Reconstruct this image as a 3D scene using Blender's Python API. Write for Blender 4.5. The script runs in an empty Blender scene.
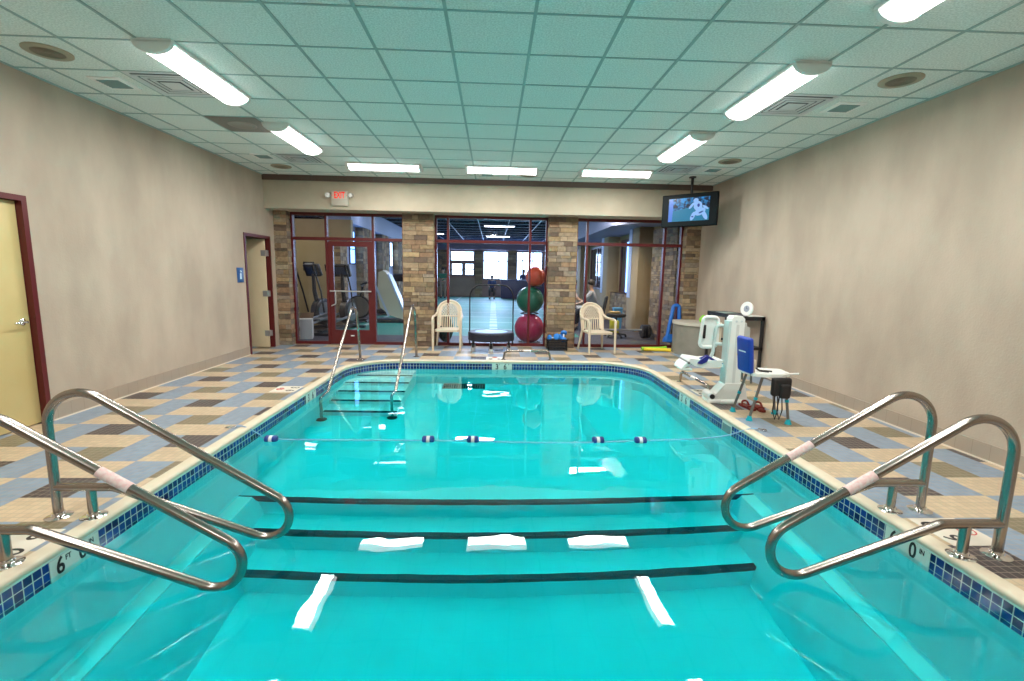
import bpy, bmesh, math, random
from mathutils import Vector, Matrix
random.seed(7)
PI = math.pi
sc = bpy.context.scene
COL = sc.collection
W = -0.14                       # water level, deck is z = 0
XL, XR = -4.308, 4.226          # room walls
PXL, PXR, PY0, PY1 = -2.33, 2.55, 0.45, 8.08   # pool
CEIL = 3.266

# ------------------------------------------------------------------ materials
MATS = {}
def mat(name, col=(.8, .8, .8), rough=.5, metal=0., spec=.5, emit=None, strength=0., trans=0., coat=0.):
    if name in MATS: return MATS[name]
    m = bpy.data.materials.new(name); m.use_nodes = True
    b = m.node_tree.nodes['Principled BSDF']
    b.inputs['Base Color'].default_value = (*col, 1)
    b.inputs['Roughness'].default_value = rough
    b.inputs['Metallic'].default_value = metal
    b.inputs['Specular IOR Level'].default_value = spec
    b.inputs['Coat Weight'].default_value = coat
    if emit:
        b.inputs['Emission Color'].default_value = (*emit, 1)
        b.inputs['Emission Strength'].default_value = strength
    MATS[name] = m
    return m
def N(m, t, **kw):
    n = m.node_tree.nodes.new(t)
    for k, v in kw.items(): setattr(n, k, v)
    return n
def L(m, a, b): m.node_tree.links.new(a, b)
def bsdf(m): return m.node_tree.nodes['Principled BSDF']
def mth(m, op, a, b=None, c=None):
    n = N(m, 'ShaderNodeMath', operation=op)
    for i, v in enumerate((a, b, c)):
        if v is None: continue
        if isinstance(v, (int, float)): n.inputs[i].default_value = v
        else: L(m, v, n.inputs[i])
    return n.outputs[0]
def mixc(m, f, a, b):
    n = N(m, 'ShaderNodeMix', data_type='RGBA')
    for k, v in ((0, f), (6, a), (7, b)):
        if isinstance(v, (int, float)): n.inputs[k].default_value = v
        elif isinstance(v, tuple): n.inputs[k].default_value = (*v, 1)
        else: L(m, v, n.inputs[k])
    return n.outputs[2]
def noisy(name, c1, c2, scale=3., rough=.6, bump=0., bscale=40., detail=4., spec=.4, metal=0., stretch=None):
    """two-tone mottled material on object coordinates, with an optional fine bump"""
    if name in MATS: return MATS[name]
    m = mat(name, c1, rough, metal, spec)
    tc = N(m, 'ShaderNodeTexCoord'); mp = N(m, 'ShaderNodeMapping')
    L(m, tc.outputs['Object'], mp.inputs[0])
    if stretch: mp.inputs['Scale'].default_value = stretch
    nz = N(m, 'ShaderNodeTexNoise'); nz.inputs['Scale'].default_value = scale; nz.inputs['Detail'].default_value = detail
    L(m, mp.outputs[0], nz.inputs['Vector'])
    rp = N(m, 'ShaderNodeMapRange'); rp.inputs[1].default_value = .35; rp.inputs[2].default_value = .65
    L(m, nz.outputs[0], rp.inputs[0])
    L(m, mixc(m, rp.outputs[0], c1, c2), bsdf(m).inputs['Base Color'])
    if bump:
        n2 = N(m, 'ShaderNodeTexNoise'); n2.inputs['Scale'].default_value = bscale; n2.inputs['Detail'].default_value = 3
        L(m, tc.outputs['Object'], n2.inputs['Vector'])
        bp = N(m, 'ShaderNodeBump'); bp.inputs['Strength'].default_value = bump; bp.inputs['Distance'].default_value = .01
        L(m, n2.outputs[0], bp.inputs['Height']); L(m, bp.outputs[0], bsdf(m).inputs['Normal'])
    return m

WALL = noisy('wall_plaster', (.395, .322, .25), (.495, .407, .32), 1.8, .8, .25, 60., stretch=(1, 1, .45))
BEAM = noisy('beam_plaster', (.43, .365, .275), (.48, .41, .31), 3., .8, .2, 60.)
RED = mat('maroon_paint', (.10, .008, .010), .35)
TANDOOR = noisy('door_tan', (.56, .44, .19), (.60, .48, .22), 1.5, .45)
STEEL = mat('polished_steel', (.36, .32, .285), .24, 1.)
CHROME = mat('chrome', (.8, .8, .8), .08, 1.)
WHITE = mat('white_plastic', (.82, .83, .80), .35)
BLACK = mat('black_plastic', (.012, .012, .014), .4)
BLACKM = mat('black_metal', (.02, .02, .022), .35, .3)
COPING = noisy('coping_stone', (.62, .54, .40), (.68, .60, .46), 6, .55)
BASE = mat('base_tile', (.50, .41, .32), .4)

def basetile():
    m = mat('cove_base_tile', (.5, .41, .32), .4)
    uv = N(m, 'ShaderNodeUVMap'); sx = N(m, 'ShaderNodeSeparateXYZ'); L(m, uv.outputs[0], sx.inputs[0])
    g = mth(m, 'LESS_THAN', mth(m, 'FRACT', mth(m, 'DIVIDE', sx.outputs[0], .152)), .03)
    L(m, mixc(m, g, (.37, .30, .23), (.29, .23, .175)), bsdf(m).inputs['Base Color'])
    return m
BASET = basetile()

def deck_mat():
    m = mat('deck_mosaic', (.5, .5, .5), .42)
    tc = N(m, 'ShaderNodeTexCoord'); s = N(m, 'ShaderNodeSeparateXYZ'); L(m, tc.outputs['Object'], s.inputs[0])
    x = mth(m, 'DIVIDE', mth(m, 'ADD', s.outputs[0], 3.69), .3008)
    y = mth(m, 'DIVIDE', mth(m, 'SUBTRACT', s.outputs[1], 4.262), .3048)
    i, j = mth(m, 'FLOOR', x), mth(m, 'FLOOR', y)
    t = mth(m, 'ADD', mth(m, 'ADD', i, mth(m, 'MULTIPLY', j, 3.)), 500.)
    k = mth(m, 'MODULO', mth(m, 'ADD', t, .01), 5.)
    d = mth(m, 'MODULO', mth(m, 'FLOOR', mth(m, 'DIVIDE', mth(m, 'ADD', t, .01), 5.)), 2.)
    # k<1 accent, 1..2 blue, 2..4 beige, 4..5 blue
    acc = mth(m, 'LESS_THAN', k, .9)
    bei = mth(m, 'MULTIPLY', mth(m, 'GREATER_THAN', k, 1.9), mth(m, 'LESS_THAN', k, 3.9))
    tx, ty = mth(m, 'MULTIPLY', x, 6.), mth(m, 'MULTIPLY', y, 6.)
    cmb = N(m, 'ShaderNodeCombineXYZ'); L(m, mth(m, 'FLOOR', tx), cmb.inputs[0]); L(m, mth(m, 'FLOOR', ty), cmb.inputs[1])
    wn = N(m, 'ShaderNodeTexWhiteNoise', noise_dimensions='2D'); L(m, cmb.outputs[0], wn.inputs['Vector'])
    accent = mixc(m, mth(m, 'GREATER_THAN', d, .5), (.050, .038, .040), (.20, .165, .095))
    c = mixc(m, bei, (.215, .285, .37), (.54, .41, .265))
    c = mixc(m, acc, c, accent)
    vmul = mth(m, 'ADD', mth(m, 'MULTIPLY', wn.outputs[0], .16), .92)
    hs = N(m, 'ShaderNodeHueSaturation'); L(m, c, hs.inputs['Color']); L(m, vmul, hs.inputs['Value'])
    gr = mth(m, 'MAXIMUM', mth(m, 'LESS_THAN', mth(m, 'FRACT', tx), .10), mth(m, 'LESS_THAN', mth(m, 'FRACT', ty), .10))
    c2 = mixc(m, mth(m, 'MULTIPLY', gr, .75), hs.outputs[0], (.34, .29, .23))
    L(m, c2, bsdf(m).inputs['Base Color'])
    bp = N(m, 'ShaderNodeBump'); bp.inputs['Strength'].default_value = .3; bp.inputs['Distance'].default_value = .002
    L(m, mth(m, 'SUBTRACT', 1., gr), bp.inputs['Height']); L(m, bp.outputs[0], bsdf(m).inputs['Normal'])
    return m
DECK = deck_mat()

def pooltile_mat():
    m = mat('waterline_tile', (.01, .03, .2), .12)
    uv = N(m, 'ShaderNodeUVMap'); s = N(m, 'ShaderNodeSeparateXYZ'); L(m, uv.outputs[0], s.inputs[0])
    u, v = mth(m, 'DIVIDE', s.outputs[0], .0508), mth(m, 'DIVIDE', mth(m, 'ADD', s.outputs[1], .148), .0508)
    v = mth(m, 'ADD', v, 10.)
    cmb = N(m, 'ShaderNodeCombineXYZ'); L(m, mth(m, 'FLOOR', u), cmb.inputs[0]); L(m, mth(m, 'FLOOR', v), cmb.inputs[1])
    wn = N(m, 'ShaderNodeTexWhiteNoise', noise_dimensions='2D'); L(m, cmb.outputs[0], wn.inputs['Vector'])
    gr = mth(m, 'MAXIMUM', mth(m, 'LESS_THAN', mth(m, 'FRACT', u), .11), mth(m, 'LESS_THAN', mth(m, 'FRACT', v), .11))
    c = mixc(m, wn.outputs[0], (.003, .012, .085), (.006, .045, .27))
    L(m, mixc(m, gr, c, (.50, .58, .60)), bsdf(m).inputs['Base Color'])
    return m
PTILE = pooltile_mat()
PLASTER = noisy('pool_plaster', (.19, .765, .79), (.215, .79, .815), 1.2, .7, .1, 20.)
def ceil_mat(name, a, b):
    m = noisy(name, a, b, 75., .9, .5, 180., detail=3.)
    return m
CEILM = ceil_mat('acoustic_tile', (.63, .70, .66), (.86, .92, .88))
TBAR = mat('ceiling_tbar', (.30, .42, .40), .5)
def attr_mat(name, rough=.8, bump=.5, bscale=30):
    m = mat(name, (.4, .3, .2), rough)
    a = N(m, 'ShaderNodeAttribute', attribute_name='col'); tc = N(m, 'ShaderNodeTexCoord')
    nz = N(m, 'ShaderNodeTexNoise'); nz.inputs['Scale'].default_value = 14; nz.inputs['Detail'].default_value = 6
    L(m, tc.outputs['Object'], nz.inputs['Vector'])
    hs = N(m, 'ShaderNodeHueSaturation'); L(m, a.outputs['Color'], hs.inputs['Color'])
    L(m, mth(m, 'ADD', mth(m, 'MULTIPLY', nz.outputs[0], 1.1), .45), hs.inputs['Value'])
    L(m, hs.outputs[0], bsdf(m).inputs['Base Color'])
    n2 = N(m, 'ShaderNodeTexNoise'); n2.inputs['Scale'].default_value = bscale; n2.inputs['Detail'].default_value = 5
    L(m, tc.outputs['Object'], n2.inputs['Vector'])
    bp = N(m, 'ShaderNodeBump'); bp.inputs['Strength'].default_value = bump; bp.inputs['Distance'].default_value = .02
    L(m, n2.outputs[0], bp.inputs['Height']); L(m, bp.outputs[0], bsdf(m).inputs['Normal'])
    return m
STONE = attr_mat('ledge_stone')

def water_mat():
    m = bpy.data.materials.new('pool_water'); m.use_nodes = True; nt = m.node_tree
    nt.nodes.clear()
    out = N(m, 'ShaderNodeOutputMaterial'); g = N(m, 'ShaderNodeBsdfGlass'); g.inputs['IOR'].default_value = 1.333
    g.inputs['Roughness'].default_value = 0.0
    tc = N(m, 'ShaderNodeTexCoord'); nz = N(m, 'ShaderNodeTexNoise'); nz.inputs['Scale'].default_value = 2.6; nz.inputs['Detail'].default_value = 1.5
    L(m, tc.outputs['Object'], nz.inputs['Vector'])
    bp = N(m, 'ShaderNodeBump'); bp.inputs['Strength'].default_value = .22; bp.inputs['Distance'].default_value = .012
    L(m, nz.outputs[0], bp.inputs['Height']); L(m, bp.outputs[0], g.inputs['Normal'])
    L(m, g.outputs[0], out.inputs['Surface'])
    va = N(m, 'ShaderNodeVolumeAbsorption'); va.inputs['Color'].default_value = (.0, .982, .993, 1); va.inputs['Density'].default_value = 1.2
    L(m, va.outputs[0], out.inputs['Volume'])
    return m
WATER = water_mat()
def glass_mat(name='window_glass', tint=(.93, .96, 1.), boost=1.0):
    if name in MATS: return MATS[name]
    m = bpy.data.materials.new(name); m.use_nodes = True; m.node_tree.nodes.clear()
    out = N(m, 'ShaderNodeOutputMaterial'); t = N(m, 'ShaderNodeBsdfTransparent'); t.inputs[0].default_value = (*tint, 1)
    g = N(m, 'ShaderNodeBsdfGlossy'); g.inputs['Roughness'].default_value = 0.
    f = N(m, 'ShaderNodeFresnel'); f.inputs[0].default_value = 1.45
    mx = N(m, 'ShaderNodeMixShader'); L(m, mth(m, 'MINIMUM', mth(m, 'MULTIPLY', f.outputs[0], boost), 1.), mx.inputs[0])
    L(m, t.outputs[0], mx.inputs[1]); L(m, g.outputs[0], mx.inputs[2]); L(m, mx.outputs[0], out.inputs['Surface'])
    MATS[name] = m; return m
GLASS = glass_mat(boost=.75)

# ------------------------------------------------------------------ mesh builder
class MB:
    def __init__(s): s.v = []; s.f = []; s.mi = []; s.cols = []; s.sm = []; s.uvs = {}
    def add(s, vs, fs, mi=0, smooth=False, M=None, col=None, uvs=None):
        o = len(s.v)
        for p in vs:
            p = Vector(p); s.v.append(M @ p if M is not None else p)
        for n, f in enumerate(fs):
            if uvs: s.uvs[len(s.f)] = uvs[n]
            s.f.append([o + i for i in f]); s.mi.append(mi); s.sm.append(smooth); s.cols.append(col)
        return s
    def box(s, x0, x1, y0, y1, z0, z1, mi=0, M=None, col=None):
        vs = [(x, y, z) for z in (z0, z1) for y in (y0, y1) for x in (x0, x1)]
        return s.add(vs, [(0, 2, 3, 1), (4, 5, 7, 6), (0, 1, 5, 4), (2, 6, 7, 3), (0, 4, 6, 2), (1, 3, 7, 5)], mi, False, M, col)
    def rbox(s, x0, x1, y0, y1, z0, z1, r=.01, mi=0, M=None, seg=2):
        bm = bmesh.new(); bmesh.ops.create_cube(bm, size=1.)
        bmesh.ops.transform(bm, matrix=Matrix.Translation(((x0 + x1) / 2, (y0 + y1) / 2, (z0 + z1) / 2)) @ Matrix.Diagonal((x1 - x0, y1 - y0, z1 - z0, 1)), verts=bm.verts)
        r = min(r, .49 * min(x1 - x0, y1 - y0, z1 - z0))
        bmesh.ops.bevel(bm, geom=bm.edges[:], offset=r, segments=seg, affect='EDGES', profile=.5)
        s.from_bm(bm, mi, True, M); return s
    def from_bm(s, bm, mi=0, smooth=True, M=None, col=None):
        bm.verts.index_update()
        s.add([v.co.copy() for v in bm.verts], [[v.index for v in f.verts] for f in bm.faces], mi, smooth, M, col); bm.free()
    def tube(s, pts, r, n=12, closed=False, mi=0, M=None, cap=True):
        pts = [Vector(p) for p in pts]; m = len(pts)
        rs = r if isinstance(r, (list, tuple)) else [r] * m
        T = []
        for i in range(m):
            a = pts[i - 1] if (i or closed) else pts[i]; b = pts[(i + 1) % m] if (i < m - 1 or closed) else pts[i]
            T.append((b - a).normalized())
        up = Vector((0, 0, 1)) if abs(T[0].z) < .9 else Vector((0, 1, 0))
        nrm = (up - T[0] * up.dot(T[0])).normalized(); vs = []
        for i in range(m):
            nrm = (nrm - T[i] * nrm.dot(T[i])).normalized(); bn = T[i].cross(nrm)
            for k in range(n):
                a = 2 * PI * k / n; vs.append(pts[i] + (nrm * math.cos(a) + bn * math.sin(a)) * rs[i])
        fs = []
        for i in range(m if closed else m - 1):
            j = (i + 1) % m
            for k in range(n):
                l = (k + 1) % n; fs.append((i * n + k, i * n + l, j * n + l, j * n + k))
        if cap and not closed: fs += [tuple(range(n - 1, -1, -1)), tuple((m - 1) * n + k for k in range(n))]
        return s.add(vs, fs, mi, True, M)
    def lathe(s, prof, n=24, mi=0, M=None, c=(0, 0, 0)):
        vs = []; m = len(prof)
        for r, z in prof:
            for k in range(n):
                a = 2 * PI * k / n; vs.append((c[0] + r * math.cos(a), c[1] + r * math.sin(a), c[2] + z))
        fs = [(i * n + k, i * n + (k + 1) % n, (i + 1) * n + (k + 1) % n, (i + 1) * n + k) for i in range(m - 1) for k in range(n)]
        fs += [tuple(range(n - 1, -1, -1)), tuple((m - 1) * n + k for k in range(n))]
        return s.add(vs, fs, mi, True, M)
    def sphere(s, c, r, n=20, mi=0, M=None, sz=1.):
        return s.lathe([(max(1e-4, r * math.sin(PI * i / (n // 2))), -r * sz * math.cos(PI * i / (n // 2))) for i in range(n // 2 + 1)], n, mi, M, c)
    def prism(s, poly, a0, a1, axis='z', mi=0, M=None, col=None, smooth=False):
        """poly of 2-D points; extruded along the axis. z:(x,y) y:(x,z) x:(y,z)"""
        def P(p, a): return {'z': (p[0], p[1], a), 'y': (p[0], a, p[1]), 'x': (a, p[0], p[1])}[axis]
        n = len(poly); vs = [P(p, a0) for p in poly] + [P(p, a1) for p in poly]
        fs = [tuple(range(n - 1, -1, -1)), tuple(range(n, 2 * n))] + [(i, (i + 1) % n, n + (i + 1) % n, n + i) for i in range(n)]
        return s.add(vs, fs, mi, smooth, M, col)
    def build(s, name, mats, parent=None, label=None, recenter=False, smooth_angle=40, uvface=None):
        me = bpy.data.meshes.new(name); me.from_pydata([tuple(v) for v in s.v], [], s.f)
        if not isinstance(mats, (list, tuple)): mats = [mats]
        for m in mats: me.materials.append(m)
        me.polygons.foreach_set('material_index', s.mi)
        bm = bmesh.new(); bm.from_mesh(me)
        if not s.uvs and not any(s.cols): bmesh.ops.recalc_face_normals(bm, faces=bm.faces[:])
        bm.to_mesh(me); bm.free()
        me.polygons.foreach_set('use_smooth', [True if x else False for x in s.sm])
        uv = me.uv_layers.new(name='UVMap')
        for p in me.polygons:
            n = p.normal; given = s.uvs.get(p.index)
            for q, li in enumerate(p.loop_indices):
                if given: uv.data[li].uv = given[q]; continue
                c = me.vertices[me.loops[li].vertex_index].co
                uv.data[li].uv = (c.x, c.y) if abs(n.z) > .7 else ((c.y, c.z) if abs(n.x) > abs(n.y) else (c.x, c.z))
        if any(s.cols):
            ca = me.color_attributes.new('col', 'FLOAT_COLOR', 'CORNER')
            for p in me.polygons:
                c = s.cols[p.index] or (1, 1, 1)
                for li in p.loop_indices: ca.data[li].color = (*c, 1)
        if any(s.sm) and not all(s.sm) is False: me.set_sharp_from_angle(angle=math.radians(smooth_angle))
        elif any(s.sm): me.set_sharp_from_angle(angle=math.radians(smooth_angle))
        me.update()
        o = bpy.data.objects.new(name, me); COL.objects.link(o)
        if parent: o.parent = parent
        if label: o['label'] = label
        return o

def tag(o, label=None, cat=None, group=None, kind=None):
    for k, v in (('label', label), ('category', cat), ('group', group), ('kind', kind)):
        if v: o[k] = v
    return o
def thing(name, label, cat, loc=(0, 0, 0), rz=0., group=None):
    o = bpy.data.objects.new(name, None); COL.objects.link(o); o.empty_display_size = .1
    o.location = loc; o.rotation_euler = (0, 0, rz)
    return tag(o, label, cat, group)
def struct(mb, name, mats, parent=None, **k):
    o = mb.build(name, mats, parent, **k)
    if parent is None: o['kind'] = 'structure'
    return o
def copy_tree(o, parent=None):
    c = o.copy(); COL.objects.link(c)
    if parent is not None: c.parent = parent
    for ch in list(o.children): copy_tree(ch, c)
    return c
def fillet(pts, rad, seg=10, closed=False):
    """rounds the inner corners of a 3-D polyline"""
    pts = [Vector(p) for p in pts]; out = []
    m = len(pts)
    for i in range(m):
        r = rad[i] if isinstance(rad, (list, tuple)) else rad
        if (not closed and i in (0, m - 1)) or r <= 0: out.append(pts[i]); continue
        a = (pts[i - 1] - pts[i]).normalized(); b = (pts[(i + 1) % m] - pts[i]).normalized()
        ang = a.angle(b); t = r / math.tan(ang / 2); bis = (a + b).normalized(); c = pts[i] + bis * (r / math.sin(ang / 2))
        p0 = pts[i] + a * t; p1 = pts[i] + b * t; v0 = p0 - c; v1 = p1 - c; w = v0.angle(v1)
        for k in range(seg + 1):
            u = k / seg; out.append(c + (v0 * math.sin((1 - u) * w) + v1 * math.sin(u * w)) / math.sin(w))
    return out
def text_mesh(name, s, size, M, m, parent=None, ext=.0015, bold=.0, align='CENTER', sx=1.):
    cu = bpy.data.curves.new(name, 'FONT'); cu.body = s; cu.size = size; cu.extrude = ext; cu.align_x = align; cu.align_y = 'CENTER'; cu.offset = bold
    t = bpy.data.objects.new(name + '_src', cu); COL.objects.link(t)
    bpy.context.view_layer.update()
    me = bpy.data.meshes.new_from_object(t.evaluated_get(bpy.context.evaluated_depsgraph_get()))
    bpy.data.objects.remove(t); bpy.data.curves.remove(cu)
    me.transform(M @ Matrix.Diagonal((sx, 1, 1, 1))); me.materials.clear(); me.materials.append(m); me.name = name
    o = bpy.data.objects.new(name, me); COL.objects.link(o)
    if parent: o.parent = parent
    return o
def rot(ax, deg): return Matrix.Rotation(math.radians(deg), 4, ax)
def tr(x, y, z): return Matrix.Translation((x, y, z))

# ------------------------------------------------------------------ camera
def make_camera():
    p, yw, ro = .1403, .0424, .0176
    cp, sp, cy, sy, cr, sr = math.cos(p), math.sin(p), math.cos(yw), math.sin(yw), math.cos(ro), math.sin(ro)
    fw = Vector((sy * cp, cy * cp, -sp)); rt = Vector((cy, -sy, 0)); up = rt.cross(fw)
    R_, U_ = cr * rt + sr * up, -sr * rt + cr * up
    cam = bpy.data.cameras.new('camera'); cam.sensor_width = 36; cam.lens = 471.9 / 1024 * 36; cam.clip_start = .05; cam.clip_end = 200
    o = bpy.data.objects.new('camera', cam); COL.objects.link(o)
    M = Matrix((R_, U_, -fw)).transposed().to_4x4(); M.translation = (0, 0, 1.51)
    o.matrix_world = M; sc.camera = o
make_camera()

# ------------------------------------------------------------------ pool
def outline(d=0., r=.80, n=14, rn=.25):
    pts = []
    def arc(cx, cy, rr, a0, a1):
        for k in range(n + 1):
            a = math.radians(a0 + (a1 - a0) * k / n); pts.append((cx + rr * math.cos(a), cy + rr * math.sin(a)))
    arc(PXL + rn, PY0 + rn, rn + d, 180, 270); arc(PXR - rn, PY0 + rn, rn + d, 270, 360)
    arc(PXR - r, PY1 - r, r + d, 0, 90); arc(PXL + r, PY1 - r, r + d, 90, 180)
    return pts
BASEL = outline(0.)
def perim():
    u = [0.]
    for i in range(1, len(BASEL) + 1):
        a, b = BASEL[i - 1], BASEL[i % len(BASEL)]; u.append(u[-1] + math.hypot(a[0] - b[0], a[1] - b[1]))
    return u
PU = perim()
def ring(mb, prof, mi=0, smooth=True):
    rings = [[(x, y, z) for x, y in outline(d)] for d, z in prof]; n = len(BASEL)
    vs = [p for r_ in rings for p in r_]; fs = []; uvs = []
    for j in range(len(prof) - 1):
        for i in range(n):
            k = (i + 1) % n; fs.append((j * n + i, j * n + k, (j + 1) * n + k, (j + 1) * n + i))
            uvs.append([(PU[i], prof[j][1]), (PU[i + 1], prof[j][1]), (PU[i + 1], prof[j + 1][1]), (PU[i], prof[j + 1][1])])
    mb.add(vs, fs, mi, smooth, uvs=uvs)
mb = MB(); ring(mb, [(.088, -.02), (.088, .003), (.080, .006), (.012, .006), (-.006, .001), (-.012, -.012), (-.010, -.028), (0., -.034)])
struct(mb, 'trim_1', COPING, smooth_angle=60)['label'] = 'cream stone coping running around the pool rim'
mb = MB(); ring(mb, [(0., -.030), (0., -.046)], 0); ring(mb, [(0., -.046), (0., -.199)], 1)
struct(mb, 'trim_2', [mat('coping_grout', (.58, .68, .62), .6), PTILE])['label'] = 'dark blue glass tile band at the waterline'

DUP, DLO = W - 1.05, W - 1.83
mb = MB(); ring(mb, [(0., -.199), (0., DLO - .02)])
mb.add([(x, y, DLO) for x, y in outline(.0)], [tuple(range(len(BASEL)))], 0)
def clip_out(y0, y1, z0, z1, x0=PXL - .05, x1=PXR + .05): mb.box(x0, x1, y0, y1, z0, z1)
clip_out(4.18, PY1 + .05, DLO, DUP)
clip_out(3.91, 4.18, DLO, DUP - .27)
clip_out(3.60, 3.91, DLO, DUP - .53)
LEDGES = []
for sx_, xw in ((1, PXL), (-1, PXR)):       # coved ledge along the deep well
    prof = [(xw - sx_ * .05, DLO), (xw - sx_ * .05, W - .98), (xw, W - 1.0), (xw + sx_ * .15, W - 1.03), (xw + sx_ * .20, W - 1.10), (xw + sx_ * .34, DLO)]
    mb.prism(prof, PY0 - .02, 4.18, 'y')
    LEDGES.append(MB().box(min(xw, xw + sx_ * .15), max(xw, xw + sx_ * .15), PY0 + .02, 4.17, W - 1.028, W - 1.005))
pool = struct(mb, 'pool_basin', PLASTER); pool['label'] = 'aqua plaster pool shell with deep well and shallow end'
for q in LEDGES: q.build('ledge_lit_top', noisy('ledge_lit_white', (.62, .86, .84), (.68, .9, .88), 2, .5), pool)  # light caught by the ledge tops, painted in as a paler strip
NOSE = mat('nosing_tile', (.004, .012, .03), .4)
for y, z in ((4.18, DUP), (3.91, DUP - .27), (3.60, DUP - .53)):
    b = MB(); dx = {0: 0, 1: .26, 2: .29}[round((DUP - z) / .26)]
    b.box(PXL + dx, PXR - dx, y - .004, y + .05, z - .045, z + .003); b.build('step_nosing', NOSE, pool)
# corner stairs
stairs = bpy.data.objects.new('pool_stairs', None); COL.objects.link(stairs); tag(stairs, 'underwater corner stairs with dark nosing stripes below the two tall handrails', 'stairs')
SX0, SX1 = PXL - .03, -1.31
ys = [7.65, 7.33, 6.99, 6.68, 6.36]; ds = [.15, .33, .51, .69, .87]
b = MB()
prof = [(PY1 + .04, DUP - .01), (ys[-1], DUP - .01)]
for k in range(4, -1, -1): prof += [(ys[k], W - ds[k]), (ys[k - 1] if k else PY1 + .04, W - ds[k])]
b.prism(prof, SX0, SX1, 'x')
def inside(x, y):
    r = .80
    if y > PY1 - r and x < PXL + r: return math.hypot(x - PXL - r, y - PY1 + r) <= r
    return x > PXL
TREADW = noisy('tread_plaster', (.84, .86, .84), (.88, .9, .88), 2, .6)
b.build('treads', TREADW, stairs)
for y, d in zip(ys, ds):
    x0 = PXL
    while not inside(x0, y + .02): x0 += .01
    q = MB(); q.box(x0 + .02, SX1 + .003, y - .004, y + .045, W - d - .03, W - d + .003); q.build('step_nosing', NOSE, stairs)
# water body
mb = MB(); o_ = outline(.03)
nn = len(o_)
mb.add([(x, y, W) for x, y in o_], [tuple(range(nn))])
mb.add([(x, y, DLO - .3) for x, y in o_], [tuple(range(nn - 1, -1, -1))])
mb.add([(x, y, z) for z in (W, DLO - .3) for x, y in o_], [(i, nn + i, nn + (i + 1) % nn, (i + 1) % nn) for i in range(nn)])
water = struct(mb, 'water', WATER); water['label'] = 'clear turquoise pool water'
bm = bmesh.new(); bm.from_mesh(water.data); bmesh.ops.remove_doubles(bm, verts=bm.verts, dist=1e-5); bmesh.ops.recalc_face_normals(bm, faces=bm.faces[:]); bm.to_mesh(water.data); bm.free()

# deck with the pool cut out
def plate_with_hole(outer, inner, z):
    bm = bmesh.new(); es = []
    for loop in (outer, inner):
        vs = [bm.verts.new((x, y, z)) for x, y in loop]
        es += [bm.edges.new((vs[i], vs[(i + 1) % len(vs)])) for i in range(len(vs))]
    bmesh.ops.triangle_fill(bm, use_beauty=True, use_dissolve=False, edges=es)
    for f in bm.faces:
        if f.normal.z < 0: f.normal_flip()
    return bm
mb = MB(); YB = -3.2; GY = 9.82
bm = plate_with_hole([(XL - 1.6, YB), (XR, YB), (XR, GY), (XL - 1.6, GY)], outline(.083), 0.); mb.from_bm(bm, 0, False)
struct(mb, 'floor', DECK)['label'] = 'mosaic tiled pool deck in blue, beige, olive and brown blocks'

# ------------------------------------------------------------------ room shell
T = .15
NDY0, NDY1, DH = 3.72, 4.60, 2.09      # near door opening along y
FDY0, FDY1 = 8.53, 9.40                # far door opening
mb = MB()
for y0, y1, z0, z1 in ((YB, NDY0 - .03, 0, CEIL), (NDY0 - .03, NDY1 + .03, DH + .03, CEIL), (NDY1 + .03, FDY0 - .03, 0, CEIL), (FDY0 - .03, FDY1 + .03, DH + .03, CEIL), (FDY1 + .03, 10.0, 0, CEIL)):
    mb.box(XL - T, XL, y0, y1, z0 - (.05 if z0 == 0 else 0), z1 + .1)
struct(mb, 'wall_left', WALL)
mb = MB(); mb.box(XR, XR + T, YB, 10.0, -.05, CEIL + .1); struct(mb, 'wall_right', WALL)
mb = MB(); mb.box(XL - T, XR + T, YB - T, YB, -.05, CEIL + .1); struct(mb, 'wall_rear', WALL)
mb = MB(); mb.box(XL, XR, 9.30, 10.0, 2.655, CEIL + .1); struct(mb, 'wall_front', BEAM)['label'] = 'plastered beam above the gym windows'
mb = MB(); mb.box(XL, XR, 9.27, 9.30, 3.165, CEIL); struct(mb, 'trim_3', mat('brown_trim', (.115, .075, .06), .5))['label'] = 'dark brown trim between beam and ceiling'
# ceiling: tiles and tees in one structure
mb = MB(); mb.box(XL, XR, YB, 9.30, CEIL, CEIL + .05)
gx0, gy0, S = -1.5609, 3.478, .6096
for i in range(-6, 12):
    x = gx0 + i * S
    if XL < x < XR: mb.box(x - .012, x + .012, YB, 9.28, CEIL - .006, CEIL + .001, 1)
for j in range(-12, 11):
    y = gy0 + j * S
    if YB < y < 9.28: mb.box(XL, XR, y - .009, y + .009, CEIL - .005, CEIL + .001, 1)
mb.box(XL, XL + .02, YB, 9.28, CEIL - .012, CEIL, 1); mb.box(XR - .02, XR, YB, 9.28, CEIL - .012, CEIL, 1)
struct(mb, 'ceiling', [CEILM, TBAR])
# baseboards
def baseboard(name, x, s, segs):
    b = MB()
    for a, c in segs:
        b.box(min(x, x + s * .012), max(x, x + s * .012), a, c, .012, .150, 0)
        b.box(min(x, x + s * .022), max(x, x + s * .022), a, c, 0, .012, 1)
    struct(b, name, [BASET, mat('base_bead', (.72, .62, .50), .4)])
baseboard('baseboard_left', XL, 1, ((YB, NDY0 - .06), (NDY1 + .06, FDY0 - .06)))
baseboard('baseboard_right', XR, -1, ((YB, 9.64),))

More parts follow.
